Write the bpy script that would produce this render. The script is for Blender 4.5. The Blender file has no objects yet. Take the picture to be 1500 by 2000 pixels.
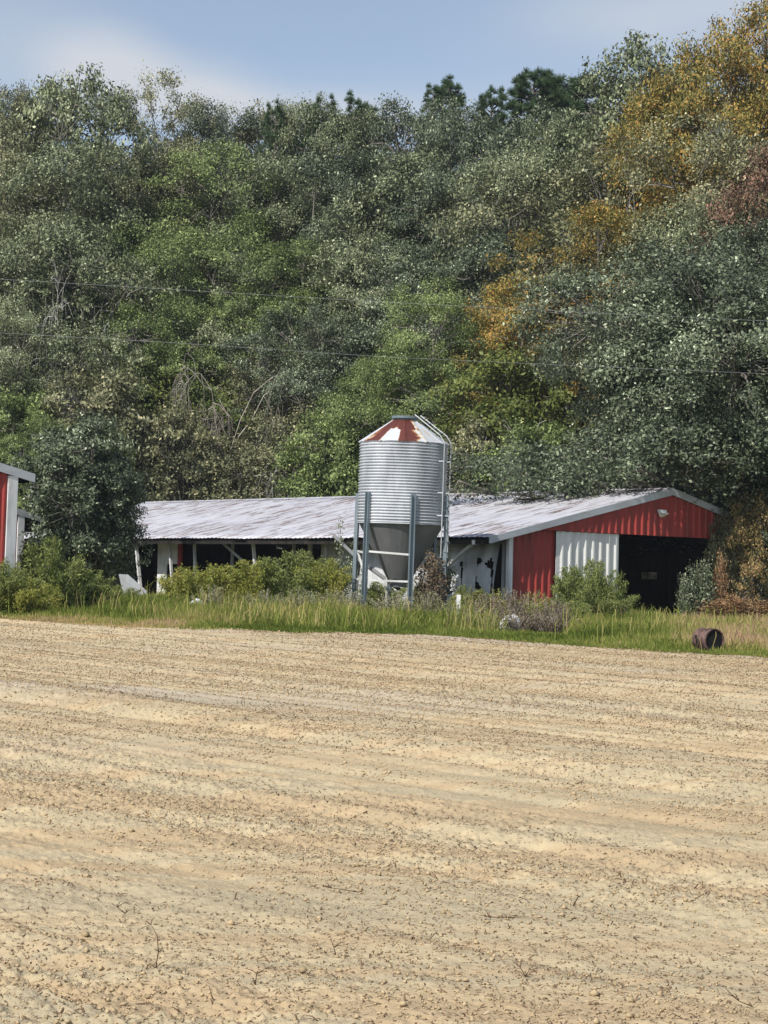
import bpy, math, random
import numpy as np
from mathutils import Matrix, Vector
R = math.radians
sc = bpy.context.scene

# ------------------------------------------------------------------ camera, sky, sun, exposure
F = 3780.0                     # focal length in photograph pixels
ROLL, PITCH, EYE = R(2.0), math.atan(90 / F), 1.68
SUN_AZ, SUN_EL = 38.0, 44.0    # degrees left of the line from scene to camera; elevation
cam = bpy.data.cameras.new('camera'); cam_o = bpy.data.objects.new('camera', cam)
sc.collection.objects.link(cam_o); sc.camera = cam_o
cam.sensor_fit = 'VERTICAL'; cam.sensor_height = 24.0; cam.sensor_width = 18.0
cam.lens = 24.0 * F / 2000.0
cam.clip_start = 0.1; cam.clip_end = 6000
CM = Matrix.Translation((0, 0, EYE)) @ Matrix.Rotation(R(90) + PITCH, 4, 'X') @ Matrix.Rotation(ROLL, 4, 'Z')
cam_o.matrix_world = CM

world = bpy.data.worlds.new('World'); sc.world = world; world.use_nodes = True
nt = world.node_tree; nt.nodes.clear()
def wn(t, **k):
    n = nt.nodes.new(t)
    for a, b in k.items(): setattr(n, a, b)
    return n
out = wn('ShaderNodeOutputWorld'); bg = wn('ShaderNodeBackground'); bg.inputs[1].default_value = 0.115
sky = wn('ShaderNodeTexSky', sky_type='NISHITA', sun_disc=False)
sx, sy = -math.sin(R(SUN_AZ)), -math.cos(R(SUN_AZ))       # horizontal direction towards the sun
sky.sun_elevation = R(SUN_EL); sky.sun_rotation = math.atan2(sx, sy)
sky.air_density = 1.0; sky.dust_density = 0.6; sky.ozone_density = 1.6
tc = wn('ShaderNodeTexCoord')
mp = wn('ShaderNodeMapping'); mp.inputs['Scale'].default_value = (2.6, 2.6, 7.0); mp.inputs['Location'].default_value = (1.3, 0.2, 0.55)
nz = wn('ShaderNodeTexNoise'); nz.inputs['Scale'].default_value = 1.6; nz.inputs['Detail'].default_value = 6; nz.inputs['Roughness'].default_value = 0.5
nt.links.new(tc.outputs['Generated'], mp.inputs[0]); nt.links.new(mp.outputs[0], nz.inputs['Vector'])
def blob(px, py, rx, rz, amp):
    """soft cloud bank round a fixed direction of the sky"""
    d = (CM.to_3x3() @ Vector(((px - 750) / F, -(py - 1000) / F, -1))).normalized()
    m = wn('ShaderNodeVectorMath', operation='SUBTRACT'); nt.links.new(tc.outputs['Generated'], m.inputs[0]); m.inputs[1].default_value = d
    s = wn('ShaderNodeVectorMath', operation='MULTIPLY'); nt.links.new(m.outputs[0], s.inputs[0]); s.inputs[1].default_value = (1 / rx, 0.5, 1 / rz)
    l = wn('ShaderNodeVectorMath', operation='LENGTH'); nt.links.new(s.outputs[0], l.inputs[0])
    r = wn('ShaderNodeMapRange'); r.interpolation_type = 'SMOOTHSTEP'
    r.inputs['From Min'].default_value = 0; r.inputs['From Max'].default_value = 1; r.inputs['To Min'].default_value = amp; r.inputs['To Max'].default_value = 0
    nt.links.new(l.outputs[1], r.inputs[0]); return r.outputs[0]
acc = None
for b in ((210, 125, .050, .028, 1.0), (360, 165, .06, .024, .9), (520, 215, .14, .018, .7), (30, 80, .09, .05, .36), (1390, 20, .13, .034, .85), (1150, 90, .10, .04, .30), (900, 210, .30, .022, .28)):
    o_ = blob(*b)
    if acc is None: acc = o_
    else:
        a = wn('ShaderNodeMath', operation='ADD'); nt.links.new(acc, a.inputs[0]); nt.links.new(o_, a.inputs[1]); acc = a.outputs[0]
n1 = wn('ShaderNodeMapRange'); n1.inputs['From Min'].default_value = .3; n1.inputs['From Max'].default_value = .7; n1.inputs['To Min'].default_value = .45; n1.inputs['To Max'].default_value = 1.25
nt.links.new(nz.outputs['Fac'], n1.inputs[0])
mu = wn('ShaderNodeMath', operation='MULTIPLY', use_clamp=True); nt.links.new(acc, mu.inputs[0]); nt.links.new(n1.outputs[0], mu.inputs[1])
n2 = wn('ShaderNodeMath', operation='MULTIPLY_ADD', use_clamp=True); nt.links.new(nz.outputs['Fac'], n2.inputs[0]); n2.inputs[1].default_value = .35; nt.links.new(mu.outputs[0], n2.inputs[2]); n2.inputs[1].default_value = .10
mx = wn('ShaderNodeMix', data_type='RGBA'); nt.links.new(n2.outputs[0], mx.inputs['Factor'])
hs = wn('ShaderNodeHueSaturation'); hs.inputs['Saturation'].default_value = .80; hs.inputs['Value'].default_value = 1.06; nt.links.new(sky.outputs[0], hs.inputs['Color'])
nt.links.new(hs.outputs[0], mx.inputs['A']); mx.inputs['B'].default_value = (5.1, 5.4, 5.9, 1)
nt.links.new(mx.outputs['Result'], bg.inputs[0]); nt.links.new(bg.outputs[0], out.inputs[0])

sun = bpy.data.lights.new('sun', 'SUN'); sun.energy = 4.7; sun.angle = R(0.5); sun.color = (1.0, 0.95, 0.87)
sun_o = bpy.data.objects.new('sun', sun); sc.collection.objects.link(sun_o); sun_o.location = (0, 0, 60)
sdir = Vector((sx * math.cos(R(SUN_EL)), sy * math.cos(R(SUN_EL)), math.sin(R(SUN_EL))))
sun_o.rotation_euler = sdir.to_track_quat('Z', 'Y').to_euler()
vs = sc.view_settings; vs.view_transform = 'Standard'; vs.look = 'None'; vs.gamma = 1; vs.exposure = 0.12; vs.use_curve_mapping = False

# ------------------------------------------------------------------ helpers
C3 = CM.to_3x3()
def ray(px, py):
    d = C3 @ Vector(((px - 750) / F, -(py - 1000) / F, -1)); return d / d.y
def at(px, py, Y):
    d = ray(px, py); return Vector((d.x * Y, Y, EYE + d.z * Y))
def xat(px, Y, py=1150): return at(px, py, Y).x

def link(o, parent=None):
    sc.collection.objects.link(o)
    if parent is not None: o.parent = parent
    return o
def tag(o, label=None, cat=None, group=None, kind=None):
    if label: o['label'] = label
    if cat: o['category'] = cat
    if group: o['group'] = group
    if kind: o['kind'] = kind
    return o
def empty(name, loc, rz=0, label=None, cat=None, group=None, s=1.0):
    o = bpy.data.objects.new(name, None); link(o); o.location = loc; o.rotation_euler = (0, 0, rz)
    o.scale = (s, s, s) if not hasattr(s, '__len__') else s
    o.empty_display_size = .3
    return tag(o, label, cat, group)
def copy_tree(o, parent=None):
    c = o.copy(); link(c)
    if parent is not None: c.parent = parent
    for ch in [x for x in o.children]:
        copy_tree(ch, c)
    return c
def np_mesh(name, V, faces_list, mat, parent=None, attrs=None, smooth=False):
    """V (n,3); faces_list = list of int arrays (m,k)"""
    me = bpy.data.meshes.new(name)
    V = np.asarray(V, dtype=np.float32)
    me.vertices.add(len(V)); me.vertices.foreach_set('co', V.ravel())
    faces_list = [f for f in faces_list if len(f)]
    nl = sum(f.size for f in faces_list); nf = sum(len(f) for f in faces_list)
    me.loops.add(nl); me.polygons.add(nf)
    me.loops.foreach_set('vertex_index', np.concatenate([f.ravel() for f in faces_list]).astype(np.int32))
    st = []; tot = []; c = 0
    for f in faces_list:
        k = f.shape[1]; st.append(np.arange(len(f)) * k + c); tot.append(np.full(len(f), k)); c += f.size
    me.polygons.foreach_set('loop_start', np.concatenate(st).astype(np.int32))
    try: me.polygons.foreach_set('loop_total', np.concatenate(tot).astype(np.int32))
    except Exception: pass
    for k, a in (attrs or {}).items():
        at_ = me.attributes.new(k, 'FLOAT', 'POINT'); at_.data.foreach_set('value', np.asarray(a, dtype=np.float32))
    me.update(calc_edges=True); me.validate(clean_customdata=False)
    if smooth: me.polygons.foreach_set('use_smooth', np.ones(len(me.polygons), dtype=bool))
    o = bpy.data.objects.new(name, me); link(o, parent)
    if mat: me.materials.append(mat)
    return o

class MB:
    def __init__(s): s.v = []; s.f = []
    def quadpts(s, pts):
        b = len(s.v); s.v += [tuple(p) for p in pts]; s.f.append(tuple(range(b, b + len(pts))))
    def box(s, c, d, M=None):
        b = len(s.v)
        for i in (-.5, .5):
            for j in (-.5, .5):
                for k in (-.5, .5):
                    p = Vector((i * d[0], j * d[1], k * d[2]))
                    if M is not None: p = M @ p
                    s.v.append((c[0] + p.x, c[1] + p.y, c[2] + p.z))
        for q in ((0, 1, 3, 2), (4, 6, 7, 5), (0, 4, 5, 1), (2, 3, 7, 6), (0, 2, 6, 4), (1, 5, 7, 3)): s.f.append(tuple(b + x for x in q))
        return s
    def bar(s, p, q, w, h=None, up=(0, 0, 1)):
        p = Vector(p); q = Vector(q); d = q - p; L = d.length; z = d.normalized()
        x = Vector(up).cross(z)
        if x.length < 1e-3: x = Vector((1, 0, 0)).cross(z)
        x.normalize(); y = z.cross(x)
        M = Matrix((x, y, z)).transposed()
        return s.box((p + q) / 2, (w, h or w, L), M)
    def tube(s, pts, rad, n=8, cap=True):
        V, Fq, caps = tube_np(pts, rad, n)
        b = len(s.v); s.v += [tuple(x) for x in V]; s.f += [tuple(int(b + i) for i in q) for q in Fq]
        if cap:
            s.f.append(tuple(b + i for i in range(n))[::-1]); s.f.append(tuple(b + (len(pts) - 1) * n + i for i in range(n)))
        return s
    def build(s, name, mat, parent=None, smooth=False):
        me = bpy.data.meshes.new(name); me.from_pydata(s.v, [], s.f); me.update()
        if smooth: me.polygons.foreach_set('use_smooth', np.ones(len(me.polygons), dtype=bool))
        o = bpy.data.objects.new(name, me); link(o, parent); me.materials.append(mat); return o
def tube_np(pts, rad, n=5):
    P = np.asarray(pts, float); m = len(P)
    rad = np.full(m, rad) if np.isscalar(rad) else np.asarray(rad, float)
    T = np.gradient(P, axis=0); T /= np.linalg.norm(T, axis=1, keepdims=True) + 1e-9
    ref = np.array([0.31, 0.95, 0.02]) if abs(T[0][2]) > .6 else np.array([0, 0, 1.0])
    A = np.cross(T, ref); A /= np.linalg.norm(A, axis=1, keepdims=True) + 1e-9
    B = np.cross(T, A)
    a = np.arange(n) * 2 * math.pi / n
    V = P[:, None, :] + rad[:, None, None] * (np.cos(a)[None, :, None] * A[:, None, :] + np.sin(a)[None, :, None] * B[:, None, :])
    i = np.arange(m - 1)[:, None] * n; j = np.arange(n)[None, :]; j2 = (j + 1) % n
    Fq = np.stack([i + j, i + j2, i + n + j2, i + n + j], axis=-1).reshape(-1, 4)
    return V.reshape(-1, 3), Fq, None
class Tubes:
    def __init__(s): s.V = []; s.F = []; s.n = 0
    def add(s, pts, rad, n=5):
        V, Fq, _ = tube_np(pts, rad, n); s.V.append(V); s.F.append(Fq + s.n); s.n += len(V)
    def build(s, name, mat, parent=None):
        return np_mesh(name, np.concatenate(s.V), [np.concatenate(s.F)], mat, parent, smooth=True)

# numpy value noise
_T = np.random.RandomState(5).rand(256, 256)
def vn(x, y, seed=0):
    x = np.asarray(x, float) + seed * 17.31; y = np.asarray(y, float) + seed * 9.73
    xi = np.floor(x).astype(int); yi = np.floor(y).astype(int); fx = x - xi; fy = y - yi
    fx = fx * fx * (3 - 2 * fx); fy = fy * fy * (3 - 2 * fy)
    a = _T[xi & 255, yi & 255]; b = _T[(xi + 1) & 255, yi & 255]; c = _T[xi & 255, (yi + 1) & 255]; d = _T[(xi + 1) & 255, (yi + 1) & 255]
    return (a * (1 - fx) + b * fx) * (1 - fy) + (c * (1 - fx) + d * fx) * fy
def fbm(x, y, o=4, seed=0):
    s = 0; a = .5; t = 0
    for k in range(o): s = s + a * vn(x * 2 ** k, y * 2 ** k, seed + k); t += a; a *= .5
    return s / t

# ------------------------------------------------------------------ materials
class Mat:
    def __init__(s, name, rough=.8, metal=0, spec=.3):
        s.m = bpy.data.materials.new(name); s.m.use_nodes = True; s.t = s.m.node_tree
        s.p = s.t.nodes['Principled BSDF']; s.p.inputs['Roughness'].default_value = rough; s.p.inputs['Metallic'].default_value = metal
        s.p.inputs['Specular IOR Level'].default_value = spec; s.tc = s.t.nodes.new('ShaderNodeTexCoord')
    def n(s, t, **k):
        n = s.t.nodes.new(t)
        for a, b in k.items(): setattr(n, a, b)
        return n
    def l(s, a, b): s.t.links.new(a, b)
    def noise(s, scale, sv=(1, 1, 1), detail=5, rough=.6, rot=(0, 0, 0), loc=(0, 0, 0), src='Object'):
        m = s.n('ShaderNodeMapping'); m.inputs['Scale'].default_value = sv; m.inputs['Rotation'].default_value = rot; m.inputs['Location'].default_value = loc
        s.l(s.tc.outputs[src], m.inputs[0]); z = s.n('ShaderNodeTexNoise'); z.inputs['Scale'].default_value = scale
        z.inputs['Detail'].default_value = detail; z.inputs['Roughness'].default_value = rough; s.l(m.outputs[0], z.inputs['Vector']); return z.outputs['Fac']
    def ramp(s, fac, stops):
        r = s.n('ShaderNodeValToRGB'); e = r.color_ramp.elements
        while len(e) < len(stops): e.new(.5)
        for el, (p, c) in zip(e, stops): el.position = p; el.color = (*c, 1) if len(c) == 3 else c
        s.l(fac, r.inputs[0]); return r.outputs[0]
    def mask(s, fac, a, b):
        r = s.n('ShaderNodeMapRange'); r.inputs['From Min'].default_value = a; r.inputs['From Max'].default_value = b; s.l(fac, r.inputs[0]); return r.outputs[0]
    def math(s, op, a, b):
        m = s.n('ShaderNodeMath', operation=op)
        for i, q in enumerate((a, b)):
            if hasattr(q, 'links'): s.l(q, m.inputs[i])
            else: m.inputs[i].default_value = q
        return m.outputs[0]
    def mix(s, fac, a, b):
        m = s.n('ShaderNodeMix', data_type='RGBA')
        for k, q in (('Factor', fac), ('A', a), ('B', b)):
            if hasattr(q, 'links'): s.l(q, m.inputs[k])
            else: m.inputs[k].default_value = q if k == 'Factor' else (*q, 1)
        return m.outputs['Result']
    def col(s, c): s.l(c, s.p.inputs['Base Color']); return s
    def bump(s, h, st=.4, d=.02):
        b = s.n('ShaderNodeBump'); b.inputs['Strength'].default_value = st; b.inputs['Distance'].default_value = d; s.l(h, b.inputs['Height']); s.l(b.outputs[0], s.p.inputs['Normal']); return s

def mat_simple(name, c1, c2, scale=3, rough=.8, metal=0, sv=(1, 1, 1), bump=.2, detail=6, lo=.35, hi=.65, spec=.3):
    M = Mat(name, rough, metal, spec); z = M.noise(scale, sv, detail); M.col(M.ramp(z, [(lo, c1), (hi, c2)])); M.bump(z, bump, .01); return M.m
def mat_leaf(name, stops, rough=.5, trans=.25, spec=.35):
    M = Mat(name, rough, 0, spec); a = M.n('ShaderNodeAttribute', attribute_name='rnd')
    c = M.ramp(a.outputs['Fac'], stops); M.col(c)
    t = M.n('ShaderNodeBsdfTranslucent'); M.l(c, t.inputs[0]); x = M.n('ShaderNodeMixShader'); x.inputs[0].default_value = trans
    o = M.t.nodes['Material Output']; M.l(M.p.outputs[0], x.inputs[1]); M.l(t.outputs[0], x.inputs[2]); M.l(x.outputs[0], o.inputs[0]); return M.m

ROW = R(46)     # rows of the field run away to the left
def mat_sand():
    M = Mat('sand', .95, 0, .1)
    band = M.noise(1.0, (.03, 1.3, 1), 6, .62, rot=(0, 0, ROW), loc=(3, 1, 0))
    wide = M.noise(.22, (.25, 1, 1), 3, .5, rot=(0, 0, ROW), loc=(9, 2, 0))
    fine = M.noise(14, (1, 1, 1), 8, .75)
    spot = M.noise(38, (1, 1, 1), 4, .7)
    c = M.ramp(band, [(.30, (.38, .325, .215)), (.42, (.49, .37, .225)), (.50, (.54, .44, .28)), (.58, (.455, .385, .255)), (.66, (.51, .39, .24)), (.74, (.58, .48, .315))])
    c = M.mix(M.math('MULTIPLY', M.mask(wide, .52, .66), .7), c, (.46, .40, .315))
    c = M.mix(M.math('MULTIPLY', M.mask(fine, .52, .68), .55), c, (.34, .255, .16))
    c = M.mix(M.math('MULTIPLY', M.mask(spot, .60, .70), .5), c, (.20, .145, .09))
    M.col(c); M.bump(M.math('ADD', fine, M.math('MULTIPLY', spot, .5)), .9, .02); return M.m
SAND = mat_sand()
CLOD = mat_simple('soil_clod', (.33, .25, .145), (.52, .40, .245), 9, .95, bump=.5)
RESIDUE = mat_leaf('dead_stalk', [(0, (.085, .052, .032)), (.5, (.19, .120, .07)), (.85, (.34, .24, .145)), (1, (.5, .4, .26))], .9, .05, .1)
def mat_ground():
    M = Mat('ground_soil', .95, 0, .1); z = M.noise(.5, detail=8); y = M.noise(4, detail=8, loc=(4, 4, 0))
    c = M.ramp(z, [(.35, (.10, .13, .045)), (.52, (.17, .16, .07)), (.68, (.27, .20, .11))]); M.col(M.mix(M.mask(y, .5, .7), c, (.07, .085, .03))); M.bump(y, .8, .05); return M.m
GROUND = mat_ground()
LITTER = mat_simple('leaf_litter', (.035, .03, .018), (.09, .07, .04), 2, .95)
BARK = mat_simple('bark', (.09, .08, .065), (.26, .24, .21), 4, .9, sv=(1, 1, .25), bump=.6)
PALEBARK = mat_simple('pale_bark', (.36, .34, .31), (.66, .64, .60), 3, .8, bump=.3)
DEADTWIG = mat_simple('dead_twig', (.25, .21, .17), (.46, .42, .37), 3, .9, bump=.3)
G = mat_leaf  # oak, green and olive ramps stretched to imitate sunlit and shaded leaves
L_OAK = G('oak_leaf', [(0, (0.030, 0.037, 0.019)), (.4, (0.138, 0.168, 0.085)), (.75, (0.360, 0.389, 0.214)), (1, (0.695, 0.712, 0.457))], .5, .15, .3)
L_DARK = G('dark_oak_leaf', [(0, (0.020, 0.029, 0.018)), (.45, (0.095, 0.123, 0.070)), (.8, (0.273, 0.314, 0.190)), (1, (0.632, 0.681, 0.493))], .48, .12, .3)
L_GREEN = G('green_leaf', [(0, (0.032, 0.045, 0.016)), (.4, (0.137, 0.190, 0.060)), (.8, (0.347, 0.419, 0.148)), (1, (0.602, 0.631, 0.274))], .5, .2, .3)
L_OLIVE = G('olive_leaf', [(0, (0.034, 0.039, 0.020)), (.4, (0.160, 0.170, 0.085)), (.8, (0.395, 0.383, 0.210)), (1, (0.647, 0.584, 0.338))], .5, .18, .3)
L_GOLD = G('autumn_leaf', [(0, (.050, .056, .018)), (.22, (.16, .165, .048)), (.42, (.33, .27, .070)), (.64, (.48, .31, .080)), (.84, (.58, .29, .09)), (1, (.70, .45, .16))], .55, .28, .2)
L_RED = G('russet_leaf', [(0, (.06, .05, .03)), (.4, (.18, .12, .075)), (.7, (.32, .17, .12)), (1, (.48, .28, .20))], .55, .2, .2)
L_LIME = G('lime_leaf', [(0, (0.059, 0.085, 0.021)), (.5, (0.166, 0.200, 0.052)), (1, (0.328, 0.328, 0.104))], .5, .3, .2)
L_PINE = G('pine_needle', [(0, (.020, .040, .018)), (.5, (.045, .085, .032)), (1, (.09, .15, .055))], .5, .15, .4)
L_FENNEL = G('fennel_leaf', [(0, (.11, .14, .028)), (.5, (.28, .31, .065)), (.85, (.44, .42, .11)), (1, (.54, .46, .15))], .6, .35, .15)
L_FENNELG = G('fennel_green', [(0, (.07, .10, .030)), (.5, (.19, .235, .07)), (1, (.36, .38, .14))], .6, .35, .15)
L_BROWN = G('brown_weed', [(0, (.05, .035, .025)), (.45, (.125, .09, .06)), (.8, (.22, .165, .11)), (1, (.38, .32, .2))], .8, .1, .1)
L_ORANGE = G('dry_vine_leaf', [(0, (.08, .05, .025)), (.5, (.30, .17, .085)), (1, (.52, .37, .21))], .7, .2, .2)
L_TAN = G('tan_leaf', [(0, (.08, .08, .03)), (.35, (.24, .21, .08)), (.6, (.46, .31, .14)), (1, (.66, .46, .24))], .6, .25, .2)
L_GRASS = G('grass_blade', [(0, (0.080, 0.112, 0.020)), (.25, (0.154, 0.202, 0.037)), (.45, (0.239, 0.280, 0.061)), (.62, (0.365, 0.336, 0.105)), (.78, (0.502, 0.392, 0.187)), (.92, (0.570, 0.426, 0.264)), (1, (0.479, 0.302, 0.187))], .75, .3, .1)

def mat_paint(name, c, dirt, sc1=2.0, amt=.5, rough=.6, sv=(1, 1, .25), spec=.3):
    M = Mat(name, rough, 0, spec); z = M.noise(sc1, sv, 8, .65); y = M.noise(.6, (1, 1, 1), 3, .5, loc=(5, 1, 2))
    f = M.math('MULTIPLY', M.mask(z, .46, .72), amt); cc = M.mix(f, c, dirt); cc = M.mix(M.math('MULTIPLY', M.mask(y, .4, .7), .3), cc, tuple(v * .75 for v in c)); M.col(cc); M.bump(z, .15, .01); return M.m
RED = mat_paint('red_metal', (.36, .050, .042), (.13, .035, .03), 2.5, .95, .5)
REDD = mat_paint('red_board', (.20, .025, .022), (.09, .03, .03), 2.5, .7, .7)
WHITE = mat_paint('white_metal', (.74, .74, .72), (.38, .37, .34), 2.2, .75, .55)
WHITEP = mat_paint('white_post', (.74, .75, .76), (.34, .33, .31), 5, .7, .7)
GREYB = mat_paint('grey_board', (.42, .43, .45), (.2, .2, .2), 3, .7, .8)
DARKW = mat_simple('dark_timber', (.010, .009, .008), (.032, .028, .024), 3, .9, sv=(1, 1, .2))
FASCIA = mat_paint('fascia_metal', (.50, .53, .57), (.26, .26, .26), 2.0, .8, .5, sv=(.3, 1, 1))
def mat_roof():
    M = Mat('tin_roof', .5, .35, .4)
    z = M.noise(1.1, (.14, 2.2, 1), 6, .6)               # streaks run down the slope
    r1 = M.noise(1.4, (.55, 5.0, 1), 7, .72, loc=(3, 7, 1)); w = M.noise(.35, (1, .6, 1), 3, .5, loc=(1, 4, 0))
    c = M.ramp(z, [(.3, (.52, .515, .57)), (.5, (.66, .66, .71)), (.7, (.76, .76, .79))])
    f = M.math('MULTIPLY', M.mask(r1, .51, .57), M.mask(w, .34, .48))
    c = M.mix(M.math('MULTIPLY', f, .9), c, (.19, .12, .10)); c = M.mix(M.math('MULTIPLY', M.mask(w, .5, .75), .22), c, (.52, .44, .42))
    M.col(c); M.bump(z, .15, .02); return M.m
ROOF = mat_roof()
def mat_galv(name, c1, c2, rough=.42, metal=.75, sv=(1, 1, .3)):
    M = Mat(name, rough, metal, .5); z = M.noise(1.6, sv, 6, .6); M.col(M.ramp(z, [(.3, c1), (.7, c2)])); M.bump(z, .08, .01); return M.m
GALV = mat_galv('galvanised_steel', (.34, .36, .39), (.64, .66, .69), .42, .12)
HOPPER = mat_galv('dull_steel', (.15, .155, .16), (.26, .26, .265), .6, .3)
LEGM = mat_galv('leg_steel', (.13, .17, .20), (.22, .27, .30), .5, .2)
LADM = mat_galv('ladder_steel', (.30, .32, .33), (.50, .52, .53), .5, .1)
PIPE = mat_galv('pipe_steel', (.46, .46, .45), (.72, .72, .70), .5, .1)
def mat_coneroof():
    M = Mat('rusted_cone_roof', .5, .2, .4); a = M.n('ShaderNodeAttribute', attribute_name='rust'); z = M.noise(3.0, (1, 1, 1), 7, .7)
    f = M.math('ADD', a.outputs['Fac'], M.math('MULTIPLY', M.math('SUBTRACT', z, .5), 1.1))
    c = M.ramp(f, [(.36, (.60, .62, .64)), (.46, (.58, .47, .32)), (.52, (.33, .14, .055)), (.60, (.15, .042, .028)), (1, (.11, .032, .024))]); M.col(c)
    M.l(M.mask(f, .6, .4), M.p.inputs['Metallic']) if False else None
    return M.m
CONE = mat_coneroof()
TARP = mat_simple('tattered_tarp', (.38, .39, .40), (.62, .63, .64), 2.5, .7, sv=(1, 1, .4), bump=.5)
PLASTIC = mat_simple('white_plastic', (.62, .64, .66), (.82, .83, .84), 5, .5)
RUST = mat_simple('rusty_drum', (.035, .020, .018), (.20, .12, .105), 5, .8)
BLACK = mat_simple('drum_black', (.006, .006, .007), (.014, .013, .012), 5, .9)
WIRE = mat_simple('wire', (.26, .27, .28), (.36, .37, .38), 5, .5, metal=.3)

# ------------------------------------------------------------------ ground
TH = R(42)                        # the barns' gable line runs right and away at this angle
ct, st = math.cos(TH), math.sin(TH)
BO = Vector((3.2, 58.0, 0))       # near left eave corner of the long barn
def bw(g, l, z=0):                # barn local -> world
    return Vector((BO.x + g * ct - l * st, BO.y + g * st + l * ct, z))
def bl(x, y): dx, dy = x - BO.x, y - BO.y; return dx * ct + dy * st, -dx * st + dy * ct
BL, BWID = 30.0, 17.0
def hill(X, Y):
    t = np.clip((Y + .45 * X - 88) / 36, 0, 1); return 7.5 * t * t * (3 - 2 * t)
xs = np.concatenate([np.linspace(-2500, -90, 14), np.linspace(-80, 80, 81), np.linspace(90, 2500, 14)])
ys = np.concatenate([np.linspace(-2500, -40, 14), np.linspace(-30, 160, 96), np.linspace(180, 2500, 16)])
GX, GY = np.meshgrid(xs, ys, indexing='ij'); H = hill(GX, GY) + np.where(GY > 44, .05 * (vn(GX * .6, GY * .6, 2) - .5), 0) - 0.05
def grid_faces(a, b):
    i = np.arange(a - 1)[:, None] * b; j = np.arange(b - 1)[None, :]
    return np.stack([i + j, i + b + j, i + b + j + 1, i + j + 1], -1).reshape(-1, 4)
tag(np_mesh('ground', np.stack([GX, GY, H], -1).reshape(-1, 3), [grid_faces(len(xs), len(ys))], GROUND, smooth=True), kind='structure')

EP = [(0, 1211), (200, 1219), (400, 1230), (600, 1238), (750, 1240), (900, 1246), (1100, 1262), (1300, 1275), (1500, 1288)]
eu = []; ey = []
for p in EP:
    d = ray(*p); Y = (EYE - .05) / -d.z; eu.append(d.x); ey.append(Y)
def edgeY(u):
    u = np.asarray(u, float); y = np.interp(u, eu, ey)
    y = np.where(u < eu[0], ey[0] + (eu[0] - u) * 14, y); y = np.where(u > eu[-1], ey[-1] - (u - eu[-1]) * 22, y)
    return y
NC, NR = 950, 1250
u = np.linspace(-.30, .30, NC)[:, None]; s_ = np.linspace(0, 1, NR)[None, :]; pw = .75
Ye = edgeY(u) + .35 * (vn(u * 160, 0 * u, 4) - .5); Yn = 4.2
FY = (Yn ** -pw + s_ * (Ye ** -pw - Yn ** -pw)) ** (-1 / pw); FX = u * FY
def relief(X, Y):
    v = X * math.sin(ROW) + Y * math.cos(ROW); w = X * math.cos(ROW) - Y * math.sin(ROW)
    v = v + .25 * (vn(w * .12, v * .1, 40) - .5)
    h = .13 * (vn(v * .8, w * .012, 11) - .5) + .10 * (vn(v * 1.7, w * .02, 12) - .5) + .055 * (vn(v * 4.2, w * .05, 13) - .5) + .026 * (vn(v * 9, w * .25, 14) - .5)
    cl = fbm(v * 16, w * 9, 4, 21); rough = np.clip((vn(v * .8, w * .12, 31) - .25) * 2, .15, 1)
    h = h + .045 * rough * (cl - .5) * .8 + .02 * rough * np.clip(vn(v * 17, w * 10, 33) - .55, 0, 1) + .05 * rough * np.clip(vn(v * 41, w * 26, 34) - .6, 0, 1)
    return h
FZ = relief(FX, FY)
FZ = FZ + .06
FZ[:, -3:] = FZ[:, -3:] * np.array([.8, .5, -.3]); FZ = np.maximum(FZ, -.04)
tag(np_mesh('field', np.stack([FX, FY, FZ], -1).reshape(-1, 3), [grid_faces(NC, NR)], SAND, smooth=False), kind='structure')
# the rest of the tilled field beyond the sides and behind the camera
m = MB()
for sx_ in (-1, 1):
    a, b_ = (sx_ * .298 * 4.2, 4.2), (sx_ * .298 * float(edgeY(sx_ * .3)), float(edgeY(sx_ * .3)))
    m.quadpts([(a[0], a[1], .03), (b_[0], b_[1], .03), (sx_ * 90, b_[1], .03), (sx_ * 90, a[1], .03)][::sx_])
m.quadpts([(-90, -60, .03), (90, -60, .03), (90, 4.2, .03), (-90, 4.2, .03)])
tag(m.build('soil', SAND), kind='structure')

rng = np.random.RandomState(7)
# clods of soil
def scatter_field(n, bias, ymax=1.0):
    uu = rng.uniform(-.26, .26, n); q = rng.rand(n) ** bias; Y = 5.0 + (edgeY(uu) * ymax - 5.3) * q; X = uu * Y
    return X, Y, relief(X, Y) + .06
def clumpy(n, bias, f, thr):
    X, Y, Z = scatter_field(n * 3, bias); v = X * math.sin(ROW) + Y * math.cos(ROW); w = X * math.cos(ROW) - Y * math.sin(ROW)
    k = (vn(v * f, w * f * .15, 50) * .7 + .3 * vn(X * 2, Y * 1.2, 51)) > thr + .25 * (rng.rand(len(X)) - .5)
    return X[k][:n], Y[k][:n], Z[k][:n]
ico = np.array([(0, 0, 1), (.9, 0, .1), (.2, .85, .15), (-.75, .5, 0), (-.7, -.55, .1), (.3, -.85, 0), (0, 0, -.6)])
icf = np.array([(0, 1, 2), (0, 2, 3), (0, 3, 4), (0, 4, 5), (0, 5, 1), (6, 2, 1), (6, 3, 2), (6, 4, 3), (6, 5, 4), (6, 1, 5)])
X, Y, Z = clumpy(60000, 1.0, 1.1, .47); n = len(X)
sz = (rng.gamma(1.2, .0024, n) + .0016 + .00030 * Y) 
a = rng.uniform(0, 6.28, n); jit = 1 + .8 * (rng.rand(n, 7, 3) - .5)
P = ico[None] * jit * sz[:, None, None]; P[..., 2] *= .8
Pr = P.copy(); Pr[..., 0] = P[..., 0] * np.cos(a)[:, None] - P[..., 1] * np.sin(a)[:, None]; Pr[..., 1] = P[..., 0] * np.sin(a)[:, None] + P[..., 1] * np.cos(a)[:, None]
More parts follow.
